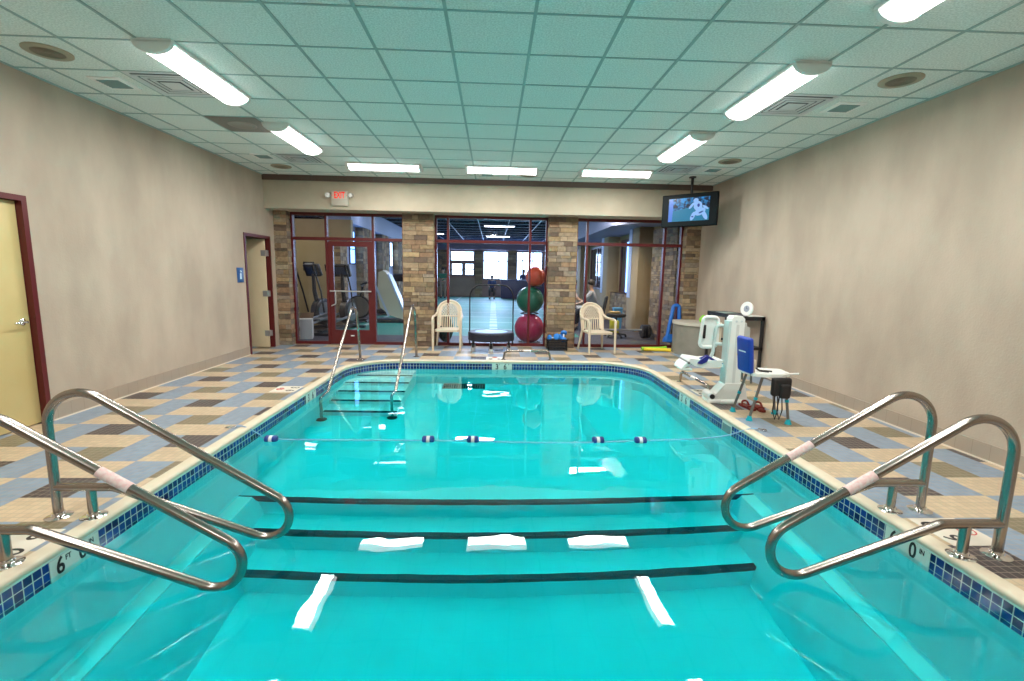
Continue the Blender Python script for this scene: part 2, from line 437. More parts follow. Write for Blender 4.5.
# ------------------------------------------------------------------ doors on the left wall
def door_frame(name, y0, y1):
    b = MB(); w = .05
    b.box(XL - T - .01, XL + .016, y0 - w, y0, 0, DH + w); b.box(XL - T - .01, XL + .016, y1, y1 + w, 0, DH + w)
    b.box(XL - T - .01, XL + .016, y0 - .0, y1 + .0, DH, DH + w)
    b.box(XL - T + .02, XL - .088, y0 - .01, y0 + .012, .001, DH); b.box(XL - T + .02, XL - .088, y1 - .012, y1 + .01, .001, DH); b.box(XL - T + .02, XL - .088, y0 + .012, y1 - .012, DH - .012, DH + .01)
    return struct(b, name, RED)
d1 = door_frame('door_1', NDY0, NDY1); d1['label'] = 'maroon framed tan door, closed, by the camera on the left wall'
b = MB(); b.rbox(XL - .08, XL - .04, NDY0 + .004, NDY1 - .004, .01, DH - .004, .003); leaf = b.build('door_leaf', TANDOOR, d1)
b = MB(); hy = NDY1 - .075
b.lathe([(.033, 0), (.033, .006), (.028, .012), (.014, .016), (.012, .05)], 20, 0, tr(XL - .04, hy, .99) @ rot('Y', 90))
b.tube(fillet([(XL - .04, hy, .99), (XL + .012, hy, .99), (XL + .016, hy - .125, .988)], [.0, .015, 0], 5), .009, 10)
b.build('lever_handle', CHROME, leaf)
d2 = door_frame('door_2', FDY0, FDY1); d2['label'] = 'maroon framed doorway with its tan door swung open, beside the stone pillar'
b = MB(); b.rbox(XL - .93, XL - .05, FDY1 - .075, FDY1 - .03, .01, DH - .01, .003); leaf = b.build('door_leaf', noisy('door_tan_2', (.66, .53, .33), (.7, .57, .37), 1.5, .45), d2)
for z in (.28, 1.05, 1.82):
    b = MB(); b.box(XL - .10, XL - .005, FDY1 - .015, FDY1 - .011, z - .055, z + .055); b.box(XL - .12, XL - .035, FDY1 - .079, FDY1 - .074, z - .055, z + .055)
    b.tube([(XL - .035, FDY1 - .04, z - .06), (XL - .035, FDY1 - .04, z + .06)], .010, 8)
    b.build('hinge', mat('hinge_grey', (.36, .34, .33), .4, .3), d2)
# passage behind door 2
mb = MB(); mb.box(XL - 1.75, XL - 1.6, 7.6, 10.6, -.05, 2.7); mb.box(XL - 1.75, XL - T, 10.0, 10.1, -.05, 2.7); mb.box(XL - 1.75, XL - T, 7.5, 7.6, -.05, 2.7)
struct(mb, 'wall_passage', WALL)
mb = MB(); mb.box(XL - 1.75, XL - T, 7.5, 10.1, 2.6, 2.7); struct(mb, 'ceiling_passage', CEILM)
# blue room sign
sg = thing('room_sign', 'small blue pictogram sign on the left wall beside the open doorway', 'sign', (XL, 8.30, 1.41))
b = MB(); b.rbox(0, .012, -.10, .10, -.125, .125, .004); b.build('sign_plate', mat('sign_blue', (.02, .09, .27), .35), sg)
b = MB(); b.sphere((.013, 0, .06), .018, 12); b.prism([(-.03, -.07), (.03, -.07), (.02, .03), (-.02, .03)], .012, .015, 'x'); b.build('pictogram', mat('sign_white', (.6, .75, .9), .4), sg)

# ------------------------------------------------------------------ stone pillars and glazing
SC = [tuple(.72 * q for q in c) for c in ((.36, .26, .15), (.30, .21, .12), (.42, .31, .19), (.24, .17, .11), (.48, .37, .24), (.20, .14, .10), (.34, .27, .20), (.38, .24, .14), (.46, .32, .17))]
def stone_block(name, x0, x1, y0, y1, z1, label, faces=('f', 'l', 'r'), z0=0., sk=1.):
    b = MB(); b.box(x0 + .02, x1 - .02, y0 + .02, y1, z0, z1, col=(.06, .045, .035))
    z = z0
    while z < z1 - .01:
        h = min(random.choice((.05, .065, .08, .095, .11)) * sk, z1 - z)
        if z1 - z - h < .03: h = z1 - z
        x = x0
        while x < x1 - .005:
            w = random.uniform(.12, .34) * sk
            if x1 - x - w < .08: w = x1 - x
            c = random.choice(SC); k = random.uniform(.75, 1.25); c = tuple(v * k for v in c); dp = random.uniform(0, .018)
            if 'f' in faces: b.box(x + .003, x + w - .003, y0 - dp, y0 + .05, z + .003, z + h - .003, col=c)
            x += w
        for f, xx, s in (('l', x0, -1), ('r', x1, 1)):
            if f not in faces: continue
            y = y0
            while y < y1 - .005:
                w = random.uniform(.12, .3)
                if y1 - y - w < .08: w = y1 - y
                c = random.choice(SC); k = random.uniform(.75, 1.25); c = tuple(v * k for v in c); dp = random.uniform(0, .015)
                b.box(min(xx + s * dp, xx - s * .05), max(xx + s * dp, xx - s * .05), y + .003, y + w - .003, z + .003, z + h - .003, col=c)
                y += w
        z += h
    o = b.build(name, STONE); o['kind'] = 'structure'; o['label'] = label
    return o
PY = 9.65
for k, (a, c) in enumerate(((XL + .005, -4.06), (-1.80, -1.19), (1.12, 1.69), (3.93, XR - .005))):
    stone_block('wall_pillar_%d' % (k + 1), a, c, PY, 10.05, 2.66, 'stacked ledge stone pillar ' + ('beside the open doorway', 'between the door bay and the middle gym window', 'right of the exercise balls', 'in the corner below the television')[k])

def glazing(idx, x0, x1, mull, label, door=None):
    """maroon storefront frame with panes; mull = mullion x positions; transom at z 2.14"""
    b = MB(); y0, y1 = GY, GY + .10; w = .045; zt = 2.145
    for x in [x0 + w / 2, x1 - w / 2] + list(mull): b.box(x - w / 2, x + w / 2, y0, y1, 0, 2.655)
    b.box(x0, x1, y0 + .002, y1 - .002, 2.60, 2.655)
    b.box(x0, x1, y0 - .003, y1 + .003, zt - .03, zt + .03)
    segs = [(x0, x1)] if not door else [(x0, door[0]), (door[1], x1)]
    for a, c in segs: b.box(a, c, y0 + .003, y1 - .003, 0, .06)
    fr = struct(b, 'window_%d' % idx, RED); fr['label'] = label
    xs = sorted([x0] + list(mull) + [x1])
    for a, c in zip(xs, xs[1:]):
        for z0, z1 in ((.05, zt), (zt, 2.62)):
            if door and abs(a - door[0]) < .05 and z0 < 1: continue
            q = MB(); q.box(a + .01, c - .01, y0 + .045, y0 + .051, z0, z1); q.build('pane', GLASS, fr)
    return fr
DX0, DX1 = -3.34, -2.45
glazing(1, -4.06, -1.80, (DX0 - .022, DX1 + .022), 'maroon framed gym glazing around the glass door', (DX0 - .022, DX1 + .022))
glazing(2, -1.19, 1.12, (-.92, .755), 'middle maroon framed gym window behind the trampoline')
glazing(3, 1.69, 3.93, (1.93, 3.55), 'maroon framed gym window behind the right patio chair')
# the glass door in bay 1
dr = MB(); y0, y1 = GY + .02, GY + .07
dr.box(DX0, DX0 + .10, y0, y1, .01, 2.10); dr.box(DX1 - .10, DX1, y0, y1, .01, 2.10); dr.box(DX0 + .10, DX1 - .10, y0, y1, 2.0, 2.10); dr.box(DX0 + .10, DX1 - .10, y0, y1, .01, .30)
gd = struct(dr, 'door_3', RED); gd['label'] = 'maroon glass door to the gym with a push bar'
b = MB(); b.box(DX0 + .09, DX1 - .09, y0 + .02, y0 + .026, .29, 2.01); b.build('pane', GLASS, gd)
b = MB(); b.tube([(DX0 + .03, y0 - .05, 1.10), (DX1 - .03, y0 - .05, 1.10)], .014, 10)
for x in (DX0 + .05, DX1 - .05): b.tube([(x, y0 - .05, 1.10), (x, y0, 1.10)], .012, 8)
b.tube(fillet([(DX0 + .14, y0 - .05, 1.10), (DX0 + .14, y0 - .05, .84), (DX0 + .05, y0 - .05, .80), (DX0 + .05, y0, .80)], [0, .03, .02, 0], 5), .012, 8)
b.build('push_bar', mat('bar_pale', (.62, .62, .60), .3, .6), gd)
b = MB(); b.rbox(-2.93, -2.86, y0 - .004, y0, .17, .19, .002); b.build('door_badge', WHITE, gd)

# ------------------------------------------------------------------ ceiling fixtures
LENS = mat('lamp_lens', (.9, .9, .9), .4, emit=(1., .985, .95), strength=7.)
def ceiling_light(name, cx, cy, rz, label):
    t = thing(name, label, 'ceiling light', (cx, cy, CEIL), rz, 'wraparound ceiling lights')
    L2, w, h = .61, .155, .085
    b = MB(); b.rbox(-L2, L2, -w, w, -.03, 0., .006)
    for s in (-1, 1):
        prof = [(w * .98 * math.cos(a), -.02 - h * math.sin(a)) for a in [PI * k / 12 for k in range(13)]]
        b.prism(prof, s * L2 - (.0 if s < 0 else .04), s * L2 + (.04 if s < 0 else .0), 'x', smooth=False)
    b.build('housing', WHITE, t)
    b = MB(); n = 16; prof = [(w * .85 * math.cos(a), -.03 - (h - .02) * math.sin(a) ** .8) for a in [PI * k / n for k in range(n + 1)]]
    vs = [(x, p[0], p[1]) for x in (-L2 + .04, L2 - .04) for p in prof]
    b.add(vs, [(k, k + 1, n + 2 + k, n + 1 + k) for k in range(n)], 0, True)
    b.build('diffuser', LENS, t)
    ld = bpy.data.lights.new('lamp', 'AREA'); ld.shape = 'RECTANGLE'; ld.size = 1.10; ld.size_y = .2; ld.energy = LAMP_W; ld.color = (1., .975, .94)
    lo = bpy.data.objects.new('lamp', ld); COL.objects.link(lo); lo.parent = t; lo.location = (0, 0, -.105)
LAMP_W = 40.
for x, y, l in ((-2.66, 4.65, 'left of the pool, longer looking, beside the air diffuser'),
                (-2.64, 6.69, 'on the left of the pool, farther one beside the grey panel'),
                (2.60, 2.63, 'cut by the top edge on the right of the pool'),
                (2.58, 4.61, 'on the right of the pool beside the round speaker'),
                (2.54, 6.56, 'on the right of the pool, farther one toward the television')):
    ceiling_light('ceiling_light', x, y, PI / 2, 'white wraparound ceiling light ' + l)
for x, l in ((-1.81, 'leftmost of the row near the beam'), (.13, 'middle of the row near the beam'), (2.05, 'rightmost of the row near the beam')):
    ceiling_light('ceiling_light', x, 8.24, 0, 'crosswise white ceiling light, ' + l)
for x, y in ((-2.66, 2.60), (-2.6, .4), (2.55, .5), (0, -1.6)):  # out-of-frame lights added because the room needs more light
    ceiling_light('ceiling_light', x, y, PI / 2, 'added white wraparound ceiling light, out of frame at the near pool end')

def speaker(x, y, label):
    t = thing('ceiling_speaker', label, 'speaker', (x, y, CEIL), 0, 'round ceiling speakers')
    b = MB(); b.lathe([(.165, 0), (.165, -.010), (.155, -.016), (.115, -.016), (.112, -.012)], 32); b.build('rim', mat('speaker_olive', (.34, .31, .22), .5), t)
    b = MB(); b.lathe([(.112, -.004), (.112, -.012), (.001, -.014)], 32)
    for r in (.03, .055, .08, .1): b.tube([(r * math.cos(a), r * math.sin(a), -.0145) for a in [2 * PI * k / 24 for k in range(24)]], .002, 5, True)
    b.build('grille', mat('speaker_dark', (.2, .17, .12), .5), t)
speaker(-3.70, 4.35, 'round olive ceiling speaker nearest the left wall, before the door')
speaker(-3.64, 8.56, 'small round ceiling speaker far along the left wall near the beam')
speaker(3.58, 4.31, 'round olive ceiling speaker near the right wall, the larger looking one')
speaker(3.58, 7.35, 'small round ceiling speaker far along the right wall before the television')
speaker(.62, 8.74, 'small round ceiling speaker behind the middle crosswise light')
ALU = mat('vent_alu', (.60, .65, .66), .35, .15)
def air_diffuser(x, y, label):
    t = thing('air_diffuser', label, 'vent', (x, y, CEIL), 0, 'square stepped air diffusers')
    def sq(b, r0, z0, r1, z1):
        vs = [(sx * r, sy * r, z) for r, z in ((r0, z0), (r1, z1)) for sx, sy in ((-1, -1), (1, -1), (1, 1), (-1, 1))]
        b.add(vs, [(i, (i + 1) % 4, 4 + (i + 1) % 4, 4 + i) for i in range(4)])
    b = MB(); sq(b, .298, 0, .298, -.008); sq(b, .298, -.008, .262, -.008); b.build('rim', ALU, t)
    b = MB(); b.box(-.26, .26, -.26, .26, -.0025, -.001); b.build('throat', mat('vent_dark', (.07, .10, .12), .7), t)
    for r in (.245, .195, .145):
        b = MB()
        for k in range(4):
            Mk = rot('Z', 90 * k); b.prism([(-r, -r), (r, -r), (r - .030, -r + .030), (-r + .030, -r + .030)], -.016, -.011, 'z', 0, Mk)
        b.build('cone', ALU, t)
    b = MB(); b.box(-.09, .09, -.09, .09, -.02, -.016); b.build('centre_plate', ALU, t)
gc = lambda k: gx0 + (k + .5) * S
air_diffuser(-3.085, 4.99, 'square metal air diffuser between left ceiling light and wall')
air_diffuser(-3.085, 7.95, 'square metal air diffuser in the far left of the ceiling')
air_diffuser(3.03, 4.99, 'square metal air diffuser between right ceiling light and wall')
air_diffuser(3.03, 7.95, 'square metal air diffuser above the television')
def return_grille(x, y, label):
    t = thing('return_vent', label, 'vent', (x, y, CEIL), 0, 'small return air grilles')
    b = MB(); b.rbox(-.15, .15, -.15, .15, -.012, 0, .004); b.build('rim', WHITE, t)
    b = MB(); b.box(-.10, .10, -.10, .10, -.016, -.011)
    for k in range(7): b.box(-.1, .1, -.09 + k * .03 - .003, -.09 + k * .03 + .003, -.019, -.015)
    b.build('louvre', mat('grille_teal', (.22, .34, .33), .5), t)
return_grille(-3.66, 5.0, 'small white framed ceiling grille near the left wall, nearer')
return_grille(-3.60, 7.85, 'small white framed ceiling grille near the left wall, farther')
return_grille(3.58, 5.0, 'small white framed ceiling grille near the right wall, nearer')
return_grille(3.60, 7.95, 'small white framed ceiling grille near the right wall, farther')
return_grille(-.12, 8.74, 'small ceiling grille behind the middle crosswise light')
pn = thing('ceiling_panel', 'dull grey brown ceiling panel beside the farther left ceiling light', 'ceiling panel', (-3.085, 6.22, CEIL))
b = MB(); b.rbox(-.29, .29, -.29, .29, -.01, 0, .004); b.build('plate', mat('panel_grey', (.20, .185, .165), .6), pn)
b = MB(); b.lathe([(.16, -.008), (.16, -.014), (.13, -.017), (.12, -.013), (.001, -.013)], 28); b.build('speaker_ring', mat('panel_ring', (.27, .24, .21), .5), pn)

# exit sign
ex = thing('exit_sign', 'lit red and white EXIT sign with two emergency lamp heads on the beam', 'exit sign', (-2.89, 9.30, 2.855))
b = MB(); b.rbox(-.155, .155, -.05, -.001, -.135, .135, .008); b.build('case', mat('sign_case', (.5, .46, .38), .4), ex)
b = MB(); b.box(-.14, .14, -.052, -.049, -.01, .115); b.build('sign_face', mat('exit_face', (.62, .55, .46), .4, emit=(1, .85, .75), strength=.0), ex)
text_mesh('sign_letters', 'EXIT', .165, tr(0, -.0535, .052) @ rot('X', 90), mat('exit_red', (.7, .02, .01), .4, emit=(1, .02, .01), strength=.6), ex, .001, .004, sx=.60)
for s in (-1, 1):
    b = MB(); b.prism([(s * .125, .052), (s * .137, .065), (s * .137, .039)], -.055, -.052, 'y'); b.build('arrow', MATS['exit_red'], ex)
    b = MB(); b.lathe([(.045, 0), (.05, .02), (.04, .06), (.02, .075)], 18, 0, tr(s * .21, -.075, .055) @ rot('X', -90) @ rot('Y', s * 14)); b.tube([(s * .15, -.02, .05), (s * .20, -.03, .05)], .014, 8)
    hd = b.build('lamp_head', mat('lamp_grey', (.45, .45, .42), .3, .4), ex)
    b = MB(); b.lathe([(.038, 0), (.03, -.006), (.001, -.01)], 18, 0, tr(s * .21, -.076, .055) @ rot('X', -90)); b.build('lamp_glass', WHITE, hd)

# television
TVC = Vector((3.475, 8.50, 2.685)); TVA = math.atan2(8.2 - 8.85, 3.85 - 3.12)
tv = thing('television', 'black flat television hanging from a ceiling pole, showing a ball game', 'television', TVC, TVA)
b = MB(); b.rbox(-.49, .49, -.035, .035, -.285, .285, .012); b.build('case', mat('tv_black', (.003, .008, .009), .5, spec=.12), tv)
b = MB(); b.box(-.47, .47, -.037, -.034, -.265, .265); b.build('bezel', mat('tv_gloss', (.003, .008, .010), .5, spec=.12), tv)
b = MB(); b.tube([(0, .06, -.1), (0, .06, CEIL - TVC.z)], .024, 14); b.rbox(-.1, .1, .03, .06, -.12, .12, .005); b.lathe([(.06, CEIL - TVC.z - .02), (.06, CEIL - TVC.z)], 20, 0, tr(0, .06, 0)); b.build('mount_pole', BLACKM, tv)
def scr(name, polys, col, e, d):
    b = MB()
    for p in polys: b.prism(p, -.0395 - d, -.0385 - d, 'y')
    return b.build(name, mat('screen_' + name, (0, 0, 0), .3, emit=col, strength=e), pic)
b = MB(); b.prism([(-.36, -.19), (.355, -.19), (.355, .21), (-.36, .21)], -.0385, -.0375, 'y')
def screen_mat():
    m = mat('screen_crowd', (0, 0, 0), .25); tc = N(m, 'ShaderNodeTexCoord'); nz = N(m, 'ShaderNodeTexNoise'); nz.inputs['Scale'].default_value = 16; nz.inputs['Detail'].default_value = 4
    L(m, tc.outputs['Object'], nz.inputs['Vector']); cr = N(m, 'ShaderNodeValToRGB'); L(m, nz.outputs[0], cr.inputs[0])
    e = cr.color_ramp.elements; e[0].position = .42; e[0].color = (.0, .01, .04, 1); e[1].position = .62; e[1].color = (.03, .30, .75, 1)
    L(m, cr.outputs[0], bsdf(m).inputs['Emission Color']); bsdf(m).inputs['Emission Strength'].default_value = .9; return m
pic = b.build('screen', screen_mat(), tv)
scr('field', [[(-.33, -.19), (.355, -.19), (.355, .02), (.1, .06), (-.28, -.01)]], (.0, .20, .38), .9, .0)
scr('score_strip', [[(-.36, -.19), (-.29, -.19), (-.275, .15), (-.30, .20), (-.345, .20), (-.36, .12)]], (.06, .22, .8), .9, .001)
def ell(cx, cz, rx, rz, n=14, a=0.): return [(cx + rx * math.cos(t) * math.cos(a) - rz * math.sin(t) * math.sin(a), cz + rx * math.cos(t) * math.sin(a) + rz * math.sin(t) * math.cos(a)) for t in [2 * PI * k / n for k in range(n)]]
scr('player', [ell(.12, .155, .045, .04), ell(.16, .06, .075, .085, a=.3), ell(.20, -.04, .10, .06, a=.4), ell(.08, -.11, .035, .08, a=-.4), ell(.28, -.10, .035, .09, a=.5), ell(.05, .07, .022, .07, a=-.7), ell(.29, .03, .02, .06, a=1.)], (.30, .55, 1.), .9, .002)
for e_ in (ell(.17, .07, .022, .03), ell(.22, -.05, .045, .014, a=.4), ell(.075, -.12, .02, .012)): scr('jersey_mark', [e_], (.02, .08, .5), .6, .003)

#PART2
# ------------------------------------------------------------------ pool grab rails beside the deep end
TAPE = noisy('grip_tape', (.80, .50, .48), (.85, .68, .64), 60, .5)
def side_rail(x0, y, s, label, tape=None, rr=.144, up=.0):
    t = thing('grab_rail', label, 'handrail', (x0, y, 0), 0 if s > 0 else PI, 'steel loop grab rails at the deep end')
    P = [(0, 0, 0), (0, 0, .935 + up), (2.615, 0, -.686), (.345, 0, .19), (.0, 0, .19)]
    path = fillet(P, [0, .20, rr, .12, 0], 14)
    R = .0255
    b = MB(); b.tube(path, R, 18); b.build('loop_tube', STEEL, t)
    b = MB(); b.tube([(.205, 0, 0), (.205, 0, .19)], R, 18); b.build('short_post', STEEL, t)
    for x in (0, .205):
        b = MB(); b.lathe([(.068, 0), (.068, .006), (.055, .013), (.036, .018), (.032, .03), (.0256, .032)], 28, 0, tr(x, 0, 0)); b.build('base_flange', CHROME, t)
    a = Vector((0, 0, .935 + up)); d = (Vector((2.615, 0, -.686)) - a).normalized()
    if tape: b = MB(); b.tube([a + d * tape, a + d * (tape + .17)], R + .0015, 18); b.build('grip_sleeve', TAPE, t, label='worn pink and white grip tape')
side_rail(-2.62, 2.80, 1, 'steel loop rail on the left pool edge, farther of the two, bases fully in view')
side_rail(-2.66, 2.32, 1, 'steel loop rail on the left pool edge, nearer one cut by the frame', .83)
side_rail(2.855, 2.84, -1, 'steel loop rail on the right pool edge, farther and smaller looking one', .93, .153, .012)
side_rail(2.825, 2.33, -1, 'steel loop rail on the right pool edge, nearest the camera', .90, .157, .015)

def stair_rail(x, yb, dy, label):
    t = thing('stair_handrail', label, 'handrail', (x, yb, 0), 0, 'tall steel rails of the corner stairs')
    P2 = [(0, 0, 0), (0, -.20, 1.12), (0, -1.66 - dy, -.16), (0, -1.93 - dy, -.24), (0, -1.93 - dy, DUP)]
    b = MB(); b.tube(fillet(P2, [0, .22, .12, .04, 0], 10), .021, 14); b.build('rail_tube', STEEL, t)
    b = MB(); b.lathe([(.06, 0), (.06, .006), (.045, .014), (.022, .02)], 22); b.build('base_flange', CHROME, t)
    b = MB(); b.lathe([(.07, 0), (.07, .012), (.04, .03), (.022, .035)], 22, 0, tr(0, -1.93 - dy, DUP)); b.build('foot_flange', mat('rubber_dark', (.02, .03, .03), .6), t)
stair_rail(-2.27, 8.13, 0., 'tall steel stair handrail at the far left pool corner, on the outer side')
stair_rail(-1.36, 8.45, .20, 'tall steel stair handrail at the far left pool corner, on the inner side')

def edge_handle(x, y, rz, L_, h, label):
    t = thing('edge_handle', label, 'handle', (x, y, 0), rz, 'low steel handles on the pool rim')
    b = MB(); b.tube(fillet([(0, 0, 0), (.03, 0, h + .01), (L_ - .03, 0, h + .01), (L_, 0, 0)], [0, .08, .08, 0], 8), .019, 14); b.build('handle_tube', STEEL, t)
    for q in (0, L_):
        b = MB(); b.lathe([(.045, 0), (.045, .006), (.02, .012)], 18, 0, tr(q, 0, 0)); b.build('base_flange', CHROME, t)
    b = MB(); b.tube([(L_ * .42, 0, h + .01), (L_ * .58, 0, h + .01)], .0205, 14); b.build('grip_sleeve', mat('tape_white', (.8, .72, .68), .5), t, label='white grip tape')
edge_handle(.20, 8.245, 0, .84, .15, 'low steel handle on the far pool rim in front of the trampoline')
edge_handle(2.73, 6.60, -PI / 2, .92, .15, 'low steel handle on the right pool rim below the lift seat')

# lane rope with floats
ROPE = mat('rope_blue', (.25, .40, .60), .6); FB = mat('float_blue', (.006, .03, .22), .3); FW = mat('float_white', (.8, .82, .82), .35)
RP = [(-2.44, 4.46, .02), (-2.36, 4.47, .01), (-2.25, 4.50, -.07), (-2.14, 4.52, W + .012), (-1.4, 4.515, W + .006), (-.4, 4.50, W + .006), (.7, 4.45, W + .006), (1.5, 4.52, W + .006), (2.1, 4.57, W + .008), (2.4, 4.53, -.08), (2.58, 4.46, .012), (2.66, 4.44, .02)]
rp = thing('lane_rope', 'thin blue float rope stretched across the pool water', 'rope', (-2.44, 4.46, 0))
def shift(pts, o): return [Vector(p) - Vector(o) for p in pts]
def catmull(P, n=6):
    P = [Vector(p) for p in P]; out = []
    for i in range(len(P) - 1):
        a, b, c, d = P[max(i - 1, 0)], P[i], P[i + 1], P[min(i + 2, len(P) - 1)]
        for k in range(n):
            t = k / n; out.append(.5 * ((2 * b) + (-a + c) * t + (2 * a - 5 * b + 4 * c - d) * t * t + (-a + 3 * b - 3 * c + d) * t ** 3))
    out.append(P[-1]); return out
b = MB(); b.tube(shift(catmull(RP), (-2.44, 4.46, 0)), .0055, 8); b.build('cord', ROPE, rp)
for x, y in ((-2.47, 4.455), (2.68, 4.435)):
    b = MB(); b.tube([(x + .035 * math.cos(a) + 2.44, y - 4.46 + .02 * math.sin(a), .016) for a in [2 * PI * k / 16 for k in range(16)]], .005, 8, True)
    b.lathe([(.022, 0), (.022, .008), (.012, .014)], 16, 0, tr(x + 2.44 - (.05 if x < 0 else -.05), y - 4.46, .003)); b.build('anchor_hook', CHROME, rp)
for x, l in ((-2.14, 'blue and white pool float nearest the left deck'), (-.62, 'blue and white pool float, left one of the middle left pair'), (-.18, 'blue and white pool float, right one of the middle left pair'),
             (1.07, 'blue and white pool float, left one of the right pair'), (1.50, 'blue and white pool float, rightmost on the rope')):
    t = thing('rope_float', l, 'float', (x, 4.51, W + .012), 0, 'floats threaded on the rope')
    if x > 1: t.location.y = 4.50
    b = MB(); Mx = rot('Y', 90)
    for s in (-1, 1): b.lathe([(.012, 0), (.034, .004), (.040, .014), (.040, .034), (.030, .046), (.010, .05)], 20, 0, tr(s * .012, 0, 0) @ (Mx if s > 0 else rot('Y', -90)))
    b.build('float_shell', FB, t)
    b = MB(); b.lathe([(.036, -.016), (.039, -.014), (.039, .014), (.036, .016)], 20, 0, Mx); b.build('float_band', FW, t)

# depth markers
MKW = mat('marker_white', (.66, .72, .66), .4); INK = mat('marker_ink', (.008, .008, .01), .5); INKR = mat('marker_red', (.55, .06, .05), .5)
ML = Matrix(((0, 0, 1, 0), (1, 0, 0, 0), (0, 1, 0, 0), (0, 0, 0, 1)))      # faces +x
MR = Matrix(((0, 0, -1, 0), (-1, 0, 0, 0), (0, 1, 0, 0), (0, 0, 0, 1)))    # faces -x
MF = rot('X', 90)
def wall_marker(loc, M, w, items, label):
    t = thing('depth_marker', label, 'depth marker', loc, 0, 'depth markers on the waterline tiles')
    b = MB(); b.box(-w / 2, w / 2, -.079, .073, -.001, .004, 0, M)
    b.build('marker_plate', MKW, t)
    for s, x, z, size, sx in items: text_mesh('numeral', s, size, M @ tr(x, z, .0045), INK, t, .0008, .0025 if size > .06 else .001, sx=sx)
big = lambda a: [(a[0], -.095, .018, .135, .75), ('FT', -.045, .045, .042, .8), (a[1], .045, .018, .135, .75), ('IN', .105, .045, .042, .8)]
wall_marker((PXL, 2.555, -.12), ML, .31, big('60'), 'white depth marker reading 6 FT 0 IN on the left pool wall')
wall_marker((PXR, 2.585, -.12), MR, .31, big('60'), 'white depth marker reading 6 FT 0 IN on the right pool wall')
sm = [('3', -.085, .018, .13, .85), ("'", -.045, .045, .06, 1), ('6', .055, .018, .13, .85), ('"', .115, .045, .06, .8)]
wall_marker((.175, PY1, -.12), MF, .35, sm, 'white depth marker reading 3 6 on the far pool wall')
wall_marker((PXL, 6.03, -.12), ML, .33, sm, 'white depth marker reading 3 6 on the left pool wall before the stairs')
wall_marker((PXR, 5.97, -.12), MR, .33, sm, 'white depth marker reading 3 6 on the right pool wall below the lift')
def deck_marker(x, y, rz, chars, label):
    """flush white deck tiles with numerals and a red no diving symbol, local +y points to the pool"""
    t = thing('deck_marker', label, 'depth marker', (x, y, 0), rz, 'depth marker tiles set in the deck')
    b = MB(); b.box(-.155, .155, -.155, .155, 0, .0016); b.build('tile_plate', mat('marker_tile', (.70, .64, .54), .4), t)
    for s, cx in zip(chars, (-.075, .075)): text_mesh('numeral', s, .15, tr(cx, .07, .002), INK, t, .0004, .002)
    b = MB(); b.tube([(.045 * math.cos(a), -.08 + .045 * math.sin(a), .002) for a in [2 * PI * k / 24 for k in range(24)]], .004, 6, True)
    b.tube([(-.03, -.05, .002), (.03, -.11, .002)], .004, 6); b.build('no_diving_ring', INKR, t)
    b = MB(); b.tube([(-.028, -.088, .002), (.0, -.075, .002), (.02, -.06, .002)], .003, 6); b.sphere((.026, -.055, .002), .006, 8, sz=.3); b.build('diver_figure', INK, t)
deck_marker(-2.61, 2.50, -PI / 2, '60', 'white deck tiles with a 0 and red symbol beside the left loop rails')
deck_marker(2.83, 2.58, PI / 2, '60', 'white deck tiles with a 6 and red symbol beside the right loop rails')
deck_marker(-2.62, 6.0, -PI / 2, '36', 'white deck tiles on the left deck before the corner stairs')
deck_marker(2.84, 5.99, PI / 2, '36', 'white deck tiles on the right deck under the lift seat')
deck_marker(.05, 8.36, PI, '36', 'white deck tiles beside the low handle on the far rim')
sk = thing('skimmer', 'grey skimmer opening in the right pool wall by the rope anchor', 'skimmer', (PXR, 4.83, -.115))
b = MB(); b.box(-.105, .105, -.07, .068, -.001, .004, 0, MR); b.box(-.09, .09, -.06, .05, .004, .006, 1, MR); b.build('faceplate', [MKW, mat('skimmer_grey', (.16, .22, .23), .5)], sk)
gr = thing('pool_drain', 'dark rectangular drain grate under water by the far wall', 'drain', (-.47, 7.92, DUP))
b = MB(); b.box(-.36, .36, -.16, .16, 0, .012, 0)
for k in range(17): b.box(-.35 + k * .041, -.335 + k * .041, -.15, .15, .012, .02, 1)
b.build('grate', [mat('drain_dark', (.01, .03, .03), .6), mat('drain_bar', (.10, .17, .17), .5)], gr)

